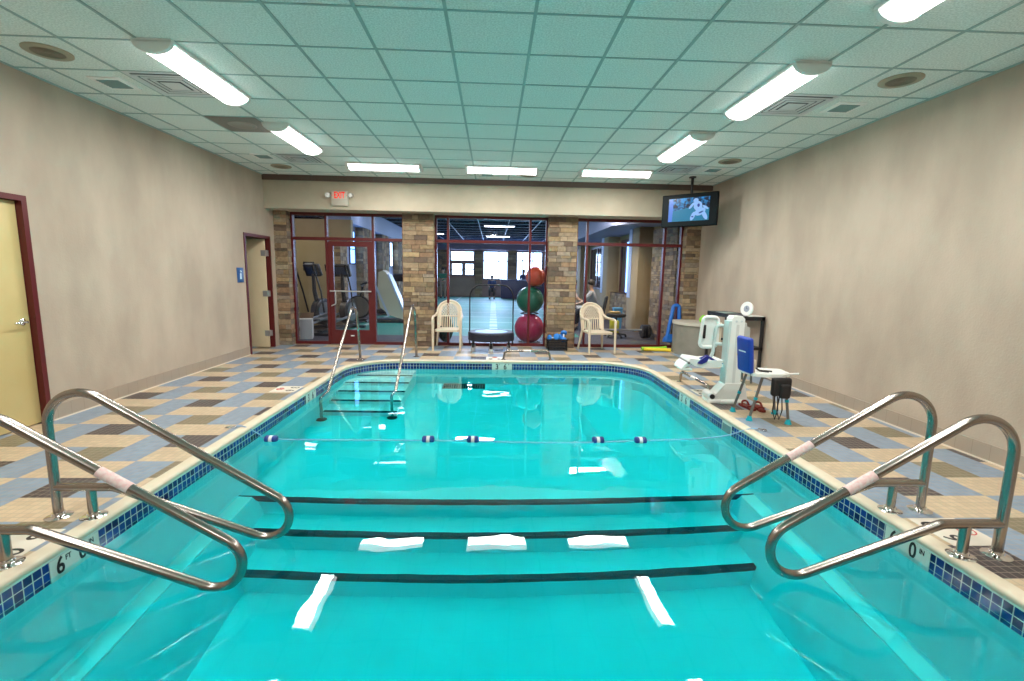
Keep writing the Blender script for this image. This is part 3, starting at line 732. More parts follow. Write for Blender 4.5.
# ------------------------------------------------------------------ patio chairs
RESIN = mat('resin_beige', (.66, .56, .42), .4)
def patio_chair(x, y, rz, label):
    """seat faces local -y; origin on the floor under the seat centre"""
    t = thing('patio_chair', label, 'chair', (x, y, 0), rz, 'beige resin patio chairs by the gym windows')
    b = MB()
    seat = [(-.22, -.25), (.22, -.25), (.245, -.20), (.215, .20), (.19, .235), (-.19, .235), (-.215, .20), (-.245, -.20)]
    b.prism(seat, .385, .405); b.prism([(p[0] * .99, p[1] * .99) for p in seat], .365, .386)
    b.build('seat', RESIN, t)
    # arched back, tilted: points on a curved sheet; u across, v up
    def S(u, v, o=0.): return (u, .215 + v * .15 + .06 * (1 - (u / .25) ** 2) + o, .40 + v * .54)
    b = MB()
    arch = [S(-.225, 0)] + [S(-.235 * math.cos(PI * k / 16) * (1.03), .60 + .40 * math.sin(PI * k / 16)) for k in range(17)] + [S(.225, 0)]
    b.tube(arch, .021, 10)
    inner = [S(-.165, .05)] + [S(-.17 * math.cos(PI * k / 16), .60 + .30 * math.sin(PI * k / 16)) for k in range(17)] + [S(.165, .05)]
    b.tube(inner, .010, 8); fr_ = b.build('back_frame', RESIN, t)
    # solid web between arch and inner rim
    b = MB(); n = len(arch)
    vs = list(arch) + list(inner) + [(p[0], p[1] + .008, p[2]) for p in list(arch) + list(inner)]
    b.add(vs, [(i, i + 1, n + i + 1, n + i) for i in range(n - 1)] + [(2 * n + i, 3 * n + i, 3 * n + i + 1, 2 * n + i + 1) for i in range(n - 1)], 0, True)
    b.build('back_web', RESIN, t)
    b = MB()
    for k in range(7):                       # slats below
        u = -.132 + k * .044; b.tube([S(u, .0), S(u, .2), S(u, .42)], .0115, 6)
    b.tube([S(u_, .42) for u_ in (-.165, -.08, 0, .08, .165)], .012, 6)
    def top(u): return .60 + .30 * math.sqrt(max(0., 1 - (u / .17) ** 2))
    for s in (-1, 1):                        # diagonal lattice above
        for k in range(-6, 7):
            pts = []; u0 = k * .05
            for q in range(15):
                v = .42 + q * .035; u = u0 + s * (v - .42) * .42
                if abs(u) < .165 and v < top(u): pts.append(S(u, v))
            if len(pts) > 1: b.tube(pts, .0085, 6)
    b.build('back_lattice', RESIN, t)
    for s in (-1, 1):
        b = MB(); b.tube(catmull([(s * .235, .30, .72), (s * .262, .18, .665), (s * .278, .0, .65), (s * .28, -.18, .645), (s * .275, -.26, .615), (s * .27, -.275, .55)], 4), [.024] * 21, 10); b.build('armrest', RESIN, t)
        for yy, yt, xt, rr in ((-.30, -.265, .27, .6), (.33, .245, .21, .42)):
            b = MB(); top_ = Vector((s * xt, yt, rr)); bot = Vector((s * .265, yy, 0))
            b.tube([top_, top_.lerp(bot, .4), bot], [.026, .026, .019], 8); b.build('leg', RESIN, t)
patio_chair(-.885, 9.42, 0, 'beige plastic patio chair before the middle window, facing straight out')
patio_chair(2.09, 9.29, math.radians(10), 'beige plastic patio chair before the right window, turned sideways')

# mini trampoline
tp = thing('mini_trampoline', 'small black round trampoline with arched hand bar and blue mat', 'trampoline', (-.02, 9.27, 0)); tp.scale = (1, .92, 1.15)
R0 = .42
b = MB(); b.tube([(R0 * math.cos(a), R0 * math.sin(a), .30) for a in [2 * PI * k / 36 for k in range(36)]], .022, 10, True); b.tube([(R0 * math.cos(a), R0 * math.sin(a), .20) for a in [2 * PI * k / 36 for k in range(36)]], .016, 8, True); b.build('frame_ring', BLACKM, tp)
b = MB(); b.lathe([(.30, .322), (.34, .335), (.44, .328), (.455, .30), (.44, .27)], 36); b.lathe([(.455, .19), (.455, .29)], 36)
b.build('pad_skirt', mat('skirt_black', (.012, .014, .03), .5), tp)
b = MB(); b.lathe([(.32, .324), (.32, .331), (.001, .332)], 36); b.build('jump_mat', mat('mat_blue', (.10, .28, .62), .35), tp)
for k in range(6):
    a = PI / 6 + k * PI / 3; b = MB(); b.tube([(.40 * math.cos(a), .40 * math.sin(a), .28), (.41 * math.cos(a), .41 * math.sin(a), .05)], .018, 8); lg = b.build('leg', BLACKM, tp)
    b = MB(); b.rbox(.41 * math.cos(a) - .04, .41 * math.cos(a) + .04, .41 * math.sin(a) - .03, .41 * math.sin(a) + .03, 0, .07, .01); b.build('foot_pad', mat('foot_grey', (.42, .42, .42), .6), lg)
b = MB(); b.tube(fillet([(-.425, -.0, .10), (-.425, .0, 1.12), (.425, .0, 1.12), (.425, .0, .10)], [0, .22, .22, 0], 10), .013, 10); b.build('hand_bar', BLACKM, tp)

# exercise balls (inside the gym behind the glass) and holder
def ex_ball(x, z, r, m, label):
    b = MB(); b.sphere((0, 0, 0), r, 40)
    for k in range(-4, 5): b.tube([(math.sqrt(r * r - (k * r * .17) ** 2) * math.cos(a), math.sqrt(r * r - (k * r * .17) ** 2) * math.sin(a), k * r * .17) for a in [2 * PI * q / 40 for q in range(40)]], r * .006, 5, True)
    o = b.build('exercise_ball', m); o.location = (x, 10.32, z); tag(o, label, 'exercise ball', 'exercise balls stacked behind the glass')
ex_ball(.81, .335, .325, mat('ball_magenta', (.62, .04, .12), .3), 'magenta exercise ball at the bottom of the stack behind the glass')
ex_ball(.815, .955, .295, mat('ball_green', (.008, .19, .10), .3), 'green exercise ball in the middle of the stack behind the glass')
ex_ball(.925, 1.456, .215, mat('ball_red', (.90, .12, .05), .3), 'orange red exercise ball on top of the stack behind the glass')
st = thing('ball_stand', 'thin ring stand holding the stack of exercise balls', 'ball stand', (.815, 10.32, 0))
b = MB()
for z, r in ((.012, .26), (.66, .20), (1.25, .14)): b.tube([(r * math.cos(a) + (.11 if z > 1 else 0), r * math.sin(a), z) for a in [2 * PI * k / 30 for k in range(30)]], .010, 8, True)
b.build('ring', BLACKM, st)
b = MB(); b.tube([(.0, .26, .01), (0, .36, .2), (0, .36, 1.2), (.11, .14, 1.25)], .010, 8); b.build('upright', BLACKM, st)

# crate with blue gear
cr = thing('storage_crate', 'black plastic crate against the stone pillar holding blue foam gear', 'crate', (1.31, 9.42, 0))
b = MB(); w_, d_, h_ = .19, .13, .225
for s in (-1, 1):
    for k in range(5): b.box(-w_, w_, s * d_ - .004, s * d_ + .004, .01 + k * .047, .04 + k * .047); b.box(s * w_ - .004, s * w_ + .004, -d_, d_, .01 + k * .047, .04 + k * .047)
    for k in range(7): b.box(-w_ + k * .063 - .006, -w_ + k * .063 + .006, s * d_ - .006, s * d_ + .006, 0, h_)
    for k in range(5): b.box(s * w_ - .006, s * w_ + .006, -d_ + k * .065 - .006, -d_ + k * .065 + .006, 0, h_)
    b.box(-w_ - .012, w_ + .012, s * d_ - .012, s * d_ + .012, h_ - .02, h_); b.box(s * w_ - .012, s * w_ + .012, -d_, d_, h_ - .02, h_)
b.box(-w_, w_, -d_, d_, 0, .012)
b.build('basket', BLACK, cr)
FOAMB = mat('foam_blue', (.02, .20, .62), .5); FOAMW = mat('foam_white', (.75, .8, .85), .5)
def dumbbell(x, y, z, rz, tilt, label):
    t = thing('foam_dumbbell', label, 'foam dumbbell', (x, y, z), rz, 'blue foam dumbbells in the black crate')
    Mx = rot('Y', 90 + tilt)
    b = MB(); b.tube([Mx @ Vector((0, 0, -.09)), Mx @ Vector((0, 0, .09))], .014, 10); b.build('grip_bar', FOAMW, t)
    for s in (-1, 1):
        b = MB(); b.lathe([(.03, -.03), (.062, -.022), (.066, 0), (.062, .022), (.03, .03)], 20, 0, Mx @ tr(0, 0, s * .08)); b.build('foam_disc', FOAMB, t)
dumbbell(1.23, 9.40, .245, .3, 0, 'blue foam dumbbell lying flat at the left in the crate')
dumbbell(1.34, 9.44, .26, 1.0, 10, 'blue foam dumbbell in the middle of the crate')
dumbbell(1.445, 9.44, .275, 1.35, -50, 'blue and white foam dumbbell standing on end at the crate right')

# foam noodles on the floor
def noodle(pts, m, label, zz=.035):
    o_ = Vector(pts[0]); b = MB(); P = [Vector(p) - o_ for p in catmull(pts, 5)]; n = len(P)
    b.tube(P, .034, 14); b.tube([P[0] + (P[0] - P[1]).normalized() * .0005, P[0] + (P[0] - P[1]).normalized() * .002], .012, 10, mi=1)
    o = b.build('pool_noodle', [m, BLACK]); o.location = o_; tag(o, label, 'pool noodle', 'foam noodles on the deck')
noodle([(3.10, 9.40, .035), (3.4, 9.34, .035), (3.62, 9.31, .035)], mat('noodle_yellow', (.85, .62, .03), .6), 'yellow foam noodle on the deck before the right window')
noodle([(3.07, 9.475, .036), (3.35, 9.47, .04), (3.52, 9.50, .045), (3.60, 9.50, .06)], mat('noodle_lime', (.33, .72, .04), .6), 'lime green foam noodle behind the yellow one')
# blue swim float leaning on the pillar
bf = thing('swim_float', 'long blue looped foam float leaning on the corner stone pillar', 'float', (3.74, 9.54, 0), 0)
Mx = rot('X', -8)
b = MB(); b.tube(fillet([(-.13, 0, .19), (.02, 0, .93), (.14, 0, .93), (.13, 0, .19)], [.03, .055, .055, .03], 8, True), .038, 12, True, 0, Mx)
b.build('foam_loop', mat('float_deep_blue', (.01, .13, .50), .4), bf)
b = MB(); b.prism([(-.20, .17), (-.19, .25), (-.11, .33), (.12, .33), (.16, .24), (.16, .17)], -.03, .03, 'y', 0, Mx); b.build('foam_base', MATS['float_deep_blue'], bf)

# grey tub with a pale lid in the corner
tb = thing('storage_tub', 'big grey rounded storage tub with pale lid in the right corner', 'tub', (4.19, 9.18, 0))
def tub_poly(r): return [(0, -r)] + [(-r * math.sin(a), -r * math.cos(a)) for a in [math.radians(6 * k) for k in range(1, 19)]] + [(-r * .80, .42), (0, .42)]
b = MB(); b.prism(tub_poly(.56), 0, .585); b.build('tub_body', noisy('tub_grey', (.20, .195, .16), (.25, .24, .20), 4, .5), tb)
b = MB(); b.prism(tub_poly(.585), .585, .635); b.build('tub_lid', noisy('tub_lid', (.50, .46, .38), (.56, .52, .44), 4, .5), tb)
gb = MB(); gb.sphere((0, 0, 0), .06, 20); gb.sphere((.02, .0, .05), .045, 16); g_ = gb.build('foam_toy', mat('toy_lime', (.25, .65, .04), .5)); g_.location = (4.02, 8.86, .70); tag(g_, 'lime green foam toy lying on the grey tub', 'toy')

# black rack along the right wall
rk = thing('equipment_rack', 'black open steel rack against the right wall behind the pool lift', 'rack', (4.03, 7.64, 0))
X0, X1, Y0, Y1 = -.20, .17, -.56, .62
b = MB()
b.box(X0, X1, Y0, Y0 + .05, .86, .92); b.box(X0, X1, Y1 - .05, Y1, .86, .92); b.box(X0, X0 + .05, Y0, Y1, .86, .92); b.box(X1 - .05, X1, Y0, Y1, .86, .92); b.build('top_frame', BLACKM, rk)
b = MB(); b.box(X0 + .02, X1 - .02, Y0 + .02, Y1 - .02, .90, .915); b.build('top_shelf', mat('rack_shelf', (.02, .03, .06), .4), rk)
for x in (X0, X1 - .045):
    for y in (Y0, Y1 - .045):
        b = MB(); b.rbox(x, x + .045, y, y + .045, 0, .87, .005); b.build('leg', BLACKM, rk)
b = MB(); b.box(X0, X1, Y0, Y0 + .04, .40, .44); b.box(X0, X1, Y1 - .04, Y1, .40, .44); b.box(X1 - .04, X1, Y0, Y1, .40, .44); b.build('brace', BLACKM, rk)
ck = thing('pace_clock', 'round white clock standing on the black rack', 'clock', (3.985, 7.24, .92), math.radians(-62)); ck.scale = (.86, .86, .92)
Mx = tr(0, 0, .12) @ rot('X', 82)
b = MB(); b.lathe([(.10, -.03), (.118, -.02), (.12, .015), (.108, .022), (.104, .012), (.001, .012)], 32, 0, Mx); b.build('clock_case', WHITE, ck)
b = MB(); b.lathe([(.055, .0135), (.055, .016), (.048, .0165), (.001, .0165)], 28, 0, Mx); b.build('dial', mat('dial_grey', (.32, .35, .42), .4), ck)
b = MB(); b.box(-.004, .004, 0, .045, .017, .019, 0, Mx); b.box(0, .035, -.003, .003, .017, .019, 0, Mx); b.build('clock_hand', BLACK, ck)
b = MB(); b.tube([(-.04, .01, .03), (-.05, .06, 0)], .006, 6); b.tube([(.04, .01, .03), (.05, .06, 0)], .006, 6); b.rbox(-.05, .05, -.02, .03, 0, .012, .003); b.build('clock_stand', WHITE, ck)
pp = MB(); pp.prism([(-.11, -.12), (.10, -.14), (.12, .10), (-.09, .13)], 0, .006); pp.prism([(-.08, -.14), (.11, -.11), (.08, .12), (-.11, .09)], .006, .010)
p_ = pp.build('paper_pile', mat('paper', (.78, .78, .72), .6)); p_.location = (4.08, 7.22, .92); tag(p_, 'white sheets of paper lying beside the clock on the rack', 'paper')
pp = MB(); pp.rbox(-.11, .11, -.16, .16, 0, .012, .003); p_ = pp.build('clipboard', mat('clip_green', (.25, .33, .30), .5)); p_.location = (3.95, 7.80, .92); tag(p_, 'thin grey green folder on the far end of the black rack', 'folder')

# ------------------------------------------------------------------ pool lift
LW_ = noisy('lift_white', (.76, .78, .74), (.80, .82, .78), 6, .4); LG = mat('lift_pale', (.55, .66, .64), .4)
lf = thing('pool_lift', 'white pool lift with hanging plastic seat on the right deck', 'pool lift', (2.92, 5.52, 0), math.radians(-4))
b = MB(); b.rbox(-.30, .16, -.11, .13, .0, .055, .02); b.rbox(-.16, .14, -.13, .26, .0, .045, .015); b.build('base_plate', LW_, lf)
b = MB(); b.prism([(-.26, .05), (-.10, .25), (.13, .25), (.17, .05)], -.09, .10, 'y'); b.tube([(-.25, -.09, .085), (-.25, .11, .085)], .05, 16); b.build('base_shroud', LW_, lf)
b = MB(); b.tube([(-.252, -.10, .085), (-.252, -.092, .085)], .03, 14); b.build('pivot_cap', BLACK, lf)
b = MB(); b.prism([(-.10, .22), (.075, .22), (.07, 1.03), (.04, 1.06), (-.055, 1.06), (-.08, 1.03)], -.075, .085, 'y'); col = b.build('mast', LW_, lf)
b = MB(); b.box(-.108, -.076, -.07, .08, .22, 1.0); b.build('mast_shaded_side', LG, lf)  # left mast face, its teal shade put into the colour
for x in (-.03, .03):
    b = MB(); b.tube([(x, -.082, 1.0), (x, -.075, 1.0)], .012, 12); b.build('bolt', ALU, col)
b = MB(); b.box(-.025, .008, -.0775, -.075, .24, .96); b.build('mast_groove', mat('lift_shade', (.62, .64, .61), .5), col)
b = MB(); b.prism([(-.0, .60), (.035, .60), (.0175, .635)], -.079, -.0765, 'y'); b.build('warning_triangle', mat('warn_yellow', (.75, .6, .03), .5), col)
b = MB(); b.box(.032, .05, -.079, -.0765, .50, .56); b.build('warning_label', mat('warn_orange', (.7, .28, .12), .5), col)
b = MB(); b.prism([(.06, .26), (.10, .26), (.16, .92), (.10, .95), (.075, .95)], -.02, .08, 'y'); b.tube([(.10, .03, .93), (.17, .03, .88), (.165, .03, .55)], .018, 10); b.rbox(.06, .12, -.03, .09, .74, .98, .01); b.build('actuator', mat('lift_grey', (.45, .46, .42), .45), lf)
# seat assembly
b = MB(); b.tube(fillet([(-.08, .12, .92), (-.18, .12, .94), (-.20, .12, .60), (-.24, .12, .47), (-.36, .10, .45)], [0, .05, .05, .05, 0], 6), .021, 12)
b.tube([(-.08, .12, .70), (-.20, .12, .70)], .022, 10); b.build('seat_arm', LG, lf)
def frame_loop(cx, cz, w, h, y, r, m, name, par):
    b = MB(); b.tube(fillet([(cx - w, y, cz - h), (cx - w + .03, y, cz + h), (cx + w, y, cz + h), (cx + w, y, cz - h)], [.05] * 4, 6, True), r, 10, True); return b.build(name, m, par)
b = MB(); b.prism([(-.34, .70), (-.31, .99), (-.28, 1.02), (-.17, 1.02), (-.14, .98), (-.14, .70), (-.17, .66), (-.30, .66)], .15, .18, 'y'); sb = b.build('seat_back', LW_, lf)
frame_loop(-.26, .84, .105, .185, .145, .022, LW_, 'back_rim', sb)
b = MB(); b.rbox(-.335, -.30, .125, .142, .76, .93, .008); b.build('hand_slot', BLACK, sb)
b = MB(); b.rbox(-.155, -.105, .135, .16, .70, .96, .01); b.build('chest_strap', mat('strap_beige', (.62, .52, .38), .6), sb)
b = MB(); b.prism([(-.52, .49), (-.50, .525), (-.30, .50), (-.10, .51), (-.08, .43), (-.30, .41), (-.44, .43)], .02, .36, 'y'); b.build('seat_pan', LW_, lf)
b = MB(); b.prism([(-.59, .40), (-.57, .44), (-.50, .50), (-.45, .47), (-.60, .38)], .04, .34, 'y'); b.rbox(-.60, -.46, .04, .34, .37, .40, .012); b.build('foot_rest', LW_, lf)
b = MB(); b.tube([(-.52, .015, .47), (-.52, .37, .47)], .014, 10); b.build('hinge_pin', mat('pin_grey', (.2, .2, .2), .4, .6), lf)
STB = mat('strap_blue', (.01, .015, .20), .5)
b = MB(); b.prism([(-.42, .47), (-.39, .51), (-.32, .56), (-.28, .55), (-.31, .49), (-.37, .46)], .0, .03, 'y'); b.tube([(-.35, .15, .50), (-.28, .1, .55), (-.2, .05, .50), (-.1, .03, .47)], .015, 8); b.build('seat_belt', STB, lf)

# ------------------------------------------------------------------ shower chair
GREYL = mat('chair_tube', (.22, .21, .20), .3, .7); TEAL = mat('teal_rubber', (.0, .40, .50), .45)
sh = thing('shower_chair', 'white shower chair with blue padded back and teal rubber feet', 'shower chair', (2.95, 4.89, 0))
feet = [(-.20, .22), (-.19, -.11), (.16, -.23), (.23, .13)]; tops = [(-.12, .13), (-.07, -.09), (.14, -.14), (.15, .10)]
for (fx, fy), (tx_, ty_) in zip(feet, tops):
    b = MB(); b.tube([(tx_, ty_, .49), (fx, fy, .03)], .0145, 10); lg = b.build('leg', GREYL, sh)
    d = Vector((fx - tx_, fy - ty_, -.46)); a = Vector((tx_, ty_, .49))
    b = MB(); b.tube([a + d * .52, a + d * .58], .0195, 12); b.build('height_collar', TEAL, lg)
    b = MB(); b.lathe([(.034, 0), (.034, .008), (.024, .03), (.02, .05)], 16, 0, tr(fx, fy, 0)); b.build('rubber_foot', TEAL, lg)
b = MB(); P = fillet([(-.22, .16, 0), (-.20, -.16, 0), (.08, -.20, 0), (.22, -.10, 0), (.25, .12, 0), (-.05, .19, 0)], [.07, .08, .07, .05, .05, .05], 5, True)
b.prism([(p.x, p.y) for p in P], .485, .515); b.prism([(p.x * .93, p.y * .93) for p in P], .513, .522); b.build('seat', mat('seat_white', (.78, .78, .73), .4), sh)
b = MB(); b.tube([(.10, -.06, .49), (.36, -.02, .495)], .011, 8); b.build('seat_rail', WHITE, sh)
b = MB(); b.rbox(-.03, .03, -.14, .13, .0, .385, .03, 0, tr(-.205, .02, .505) @ rot('Y', -6), 4); bk = b.build('backrest', mat('pad_blue', (.006, .045, .36), .5), sh)
b = MB(); b.box(-.0375, -.036, -.08, .06, .225, .24, 0, tr(-.205, .02, .505) @ rot('Y', -6)); b.build('pad_mark', FOAMW, bk)
for y in (-.08, .10):
    b = MB(); b.tube([(-.19, y, .40), (-.205, y, .60)], .011, 8); b.build('back_post', GREYL, sh)
b = MB(); b.tube([(-.2, -.04, .66), (-.17, -.06, .58), (-.10, -.07, .535), (-.02, -.1, .53)], .010, 6); b.tube([(-.18, .0, .60), (-.08, -.02, .53), (.03, -.08, .53)], .008, 6); b.build('black_strap', BLACK, sh)
b = MB(); b.rbox(-.245, -.215, -.06, .00, .52, .66, .01, 0, tr(.045, -.055, 0)); b.build('strap_label', mat('label_beige', (.6, .5, .4), .6), sh)
bg = thing('hip_pack', 'black padded harness hanging from the front of the shower chair', 'bag', (3.01, 4.69, .485)); bg.scale = (.82, .9, .95)
b = MB(); Pk = [(-.10, -.02, .0), (.0, -.035, .015), (.12, -.01, .0)]
b.rbox(-.12, .13, -.04, .03, -.20, .005, .03, 0, None, 4); b.rbox(-.03, .10, -.07, -.02, -.22, -.06, .03, 0, None, 4); b.build('pack_body', mat('nylon_black', (.012, .011, .011), .55), bg)
for q in ((-.07, -.02), (-.02, -.03)):
    b = MB(); b.tube([(q[0], q[1], -.18), (q[0] - .02, q[1], -.36), (q[0] + .02, q[1], -.46), (q[0] + .05, q[1], -.36), (q[0] + .03, q[1], -.2)], .007, 6); b.build('dangling_strap', BLACK, bg)
# sandals
for x, y, rz, l in ((3.00, 5.27, .4, 'red sandal under the shower chair, left of the pair'), (3.11, 5.21, .15, 'red sandal under the shower chair, right of the pair')):
    t = thing('sandal', l, 'sandal', (x, y, 0), rz + 1.2, 'pair of red sandals')
    sole = [(-.13, -.035), (-.05, -.03), (.06, -.045), (.12, -.03), (.135, 0), (.12, .035), (.05, .045), (-.05, .032), (-.13, .035), (-.145, 0)]
    b = MB(); b.prism(sole, 0, .025); b.build('sole', mat('sandal_red', (.22, .018, .010), .5), t)
    b = MB(); b.tube(catmull([(.03, -.045, .02), (.05, -.03, .06), (.06, 0, .07), (.05, .03, .06), (.03, .045, .02)], 4), .012, 6); b.tube(catmull([(-.05, -.035, .02), (-.11, -.02, .05), (-.11, .02, .05), (-.05, .035, .02)], 4), .008, 6); b.build('upper_strap', MATS['sandal_red'], t)

# ------------------------------------------------------------------ gym behind the glass
GZ = 3.55; GX0, GX1, GYE = -12., 9., 30.7
def turf_mat():
    m = mat('gym_floor', (.1, .1, .1), .5); tc = N(m, 'ShaderNodeTexCoord'); s = N(m, 'ShaderNodeSeparateXYZ'); L(m, tc.outputs['Object'], s.inputs[0]); x, y = s.outputs[0], s.outputs[1]
    nz = N(m, 'ShaderNodeTexNoise'); nz.inputs['Scale'].default_value = 90; L(m, tc.outputs['Object'], nz.inputs['Vector'])
    edge = mth(m, 'ADD', mth(m, 'MULTIPLY', y, -.0), -3.75)
    isT = mth(m, 'MULTIPLY', mth(m, 'MULTIPLY', mth(m, 'GREATER_THAN', x, -3.9), mth(m, 'LESS_THAN', x, 2.15)), mth(m, 'GREATER_THAN', y, 11.4))
    l1 = mth(m, 'LESS_THAN', mth(m, 'ABSOLUTE', mth(m, 'ADD', x, -.03)), .11)
    l1 = mth(m, 'MULTIPLY', l1, mth(m, 'LESS_THAN', mth(m, 'FRACT', mth(m, 'DIVIDE', y, .9)), .7))
    l2 = mth(m, 'MAXIMUM', mth(m, 'LESS_THAN', mth(m, 'ABSOLUTE', mth(m, 'ADD', x, 2.0)), .05), mth(m, 'LESS_THAN', mth(m, 'ABSOLUTE', mth(m, 'ADD', x, 3.6)), .06))
    l3 = mth(m, 'MULTIPLY', mth(m, 'LESS_THAN', mth(m, 'FRACT', mth(m, 'DIVIDE', y, 1.83)), .045), mth(m, 'LESS_THAN', mth(m, 'ABSOLUTE', x), 2.0))
    ln = mth(m, 'MULTIPLY', mth(m, 'MAXIMUM', mth(m, 'MAXIMUM', l1, l2), l3), .6)
    g = mixc(m, nz.outputs[0], (.02, .20, .155), (.04, .27, .21)); g = mixc(m, ln, g, (.65, .75, .75))
    r = mixc(m, nz.outputs[0], (.045, .045, .065), (.075, .07, .095))
    L(m, mixc(m, isT, r, g), bsdf(m).inputs['Base Color']); return m
mb = MB(); mb.box(GX0, GX1, GY, GYE, -.05, 0.0); struct(mb, 'floor_gym', turf_mat())['label'] = 'gym floor with green turf lane and white lines'
GCEIL = noisy('gym_ceiling_tile', (.008, .014, .032), (.014, .022, .045), 50, 1., spec=0.); GBAR = mat('gym_tbar', (.22, .34, .62), .5)
mb = MB(); mb.box(GX0, GX1, 10.0, GYE, GZ, GZ + .05)
for k in range(18): mb.box(GX0, GX1, 10.3 + k * 1.22, 10.33 + k * 1.22, GZ - .01, GZ, 1)
for k in range(17): mb.box(GX0 + .4 + k * 1.22, GX0 + .43 + k * 1.22, 10., GYE, GZ - .01, GZ, 1)
struct(mb, 'ceiling_gym', [GCEIL, GBAR])
GW = noisy('gym_wall_tan', (.42, .31, .17), (.47, .35, .20), 1.5, .7); GWB = mat('gym_wall_blue', (.34, .40, .62), .6); BROWN = noisy('gym_wall_brown', (.32, .18, .16), (.40, .24, .20), 2, .6)
DAY = mat('daylight_pane', (.8, .9, 1), .5, emit=(.62, .80, 1.), strength=6.)
DAYB = mat('daylight_pane_blue', (.6, .8, 1), .5, emit=(.22, .48, 1.), strength=3.5)
mb = MB(); mb.box(GX0, GX1, GYE, GYE + .15, 0, GZ + .1)
gw = struct(mb, 'wall_gym_end', BROWN)
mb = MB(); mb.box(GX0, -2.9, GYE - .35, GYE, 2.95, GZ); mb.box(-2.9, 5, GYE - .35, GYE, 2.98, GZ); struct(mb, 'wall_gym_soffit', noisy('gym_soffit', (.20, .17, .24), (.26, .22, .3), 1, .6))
def gwindow(idx, x0, x1, z0, z1, m, bars=(), hb=(), lab=''):
    b = MB(); f = .06
    for x in [x0, x1] + list(bars): b.box(x - f / 2, x + f / 2, GYE - .06, GYE + .01, z0, z1)
    for z in [z0, z1] + list(hb): b.box(x0, x1, GYE - .05, GYE + .005, z - f / 2, z + f / 2)
    o = struct(b, 'window_%d' % idx, mat('gym_frame', (.02, .05, .14), .4)); o['label'] = lab
    q = MB(); q.box(x0, x1, GYE - .02, GYE - .005, z0, z1); q.build('pane', m, o)
gwindow(4, -2.70, -1.22, 2.28, 2.88, DAY, lab='bright high gym window above the two small panes')
gwindow(5, -2.64, -1.95, 1.38, 2.12, DAY, (), (1.7,), 'small bright gym window, left of the two panes')
gwindow(6, -1.80, -1.22, 1.38, 2.12, DAY, (), (1.75,), 'small bright gym window, right of the two panes')
gwindow(7, -.62, .93, 1.15, 2.90, DAY, (.37,), (2.3,), 'tall bright gym window in the middle of the end wall')
gwindow(8, 1.52, 3.15, 1.15, 2.90, DAY, (1.9, 2.55), (2.35,), 'tall bright gym window right of the middle one')
stone_block('wall_gym_pier_1', -1.15, -.68, GYE - .3, GYE, 2.95, 'stone pier on the gym end wall', ('f',), sk=2.)
stone_block('wall_gym_pier_2', .97, 1.48, GYE - .3, GYE, 2.95, 'second stone pier on the gym end wall', ('f',), sk=2.)
stone_block('wall_gym_pier_3', -4.2, -2.80, GYE - .3, GYE, 2.95, 'stone pier at the left of the gym end wall', ('f',), sk=2.)
# lower wood panels along the end wall
mb = MB(); mb.box(-2.75, -1.18, GYE - .10, GYE - .01, .05, 1.2); struct(mb, 'trim_4', noisy('panel_wood', (.30, .22, .17), (.36, .27, .2), 2, .5))['label'] = 'tan wainscot panel under the end windows'
ct = thing('gym_counter', 'dark blue desk counter at the end of the gym under the windows', 'counter', (2.1, 29.2, 0))
b = MB(); b.rbox(-1.6, 1.6, -.3, .3, 0, 1.1, .02); b.build('counter_body', mat('counter_blue', (.02, .03, .12), .4), ct)
b = MB(); b.rbox(-1.65, 1.65, -.36, .34, 1.1, 1.15, .01); b.build('counter_top', mat('counter_top', (.05, .07, .2), .3), ct)
# left gym wall with window slots, starting beyond the machines
mb = MB(); mb.box(-4.95, -4.6, 14.8, GYE, 0, 2.95); mb.box(-5.0, -4.3, 14.8, GYE, 2.95, GZ)
struct(mb, 'wall_gym_left', [GWB])
for k, y in enumerate((15.5, 18.3, 21.4, 24.2)):
    stone_block('wall_gym_column_%d' % (k + 1), -4.60, -4.35, y + .75, y + 1.9, 2.95, 'stone column on the left gym wall', ('f', 'r'), sk=1.6)
    b = MB(); b.box(-4.6, -4.56, y, y + .05, 1.75, 2.8); b.box(-4.6, -4.56, y + .6, y + .65, 1.75, 2.8); b.box(-4.6, -4.56, y, y + .65, 2.78, 2.83); b.box(-4.6, -4.56, y, y + .65, 1.72, 1.77); b.box(-4.6, -4.575, y, y + .65, 2.2, 2.23)
    o = struct(b, 'window_%d' % (9 + k), MATS['gym_frame']); o['label'] = 'narrow bright gym window slot on the left gym wall'
    q = MB(); q.box(-4.6, -4.59, y + .03, y + .62, 1.76, 2.79); q.build('pane', DAYB if k != 2 else DAY, o)
# tan room block and nearer back wall at the left
mb = MB(); mb.box(-6.6, -4.05, 13.9, 14.1, 2.35, 2.95); mb.box(-6.6, -5.3, 13.9, 16.1, 0, 2.35); struct(mb, 'wall_gym_tan', GW)
mb = MB(); mb.box(-8.2, -4.49, 13.2, 13.35, 0, 2.36); struct(mb, 'wall_gym_alcove', noisy('alcove_tan', (.33, .25, .12), (.37, .29, .15), 1.5, .7))
mb = MB(); mb.box(-10., -8.2, 13.0, 13.3, 0, 3.0); struct(mb, 'wall_gym_near', noisy('alcove_dark', (.10, .08, .06), (.13, .1, .08), 1.5, .7))
stone_block('wall_gym_pier_4', -4.49, -4.15, 13.2, 13.8, 2.38, 'stone column behind the elliptical machines', ('f', 'r'))
pf = thing('picture_frame', 'small black picture frame on the tan gym wall', 'picture', (-5.0, 13.19, 1.62))
b = MB(); b.rbox(-.145, .145, -.025, 0, -.12, .12, .006); b.build('frame', BLACK, pf)
b = MB(); b.box(-.10, .10, -.028, -.024, -.08, .08); b.build('mat_board', mat('mat_board', (.5, .5, .45), .6), pf)
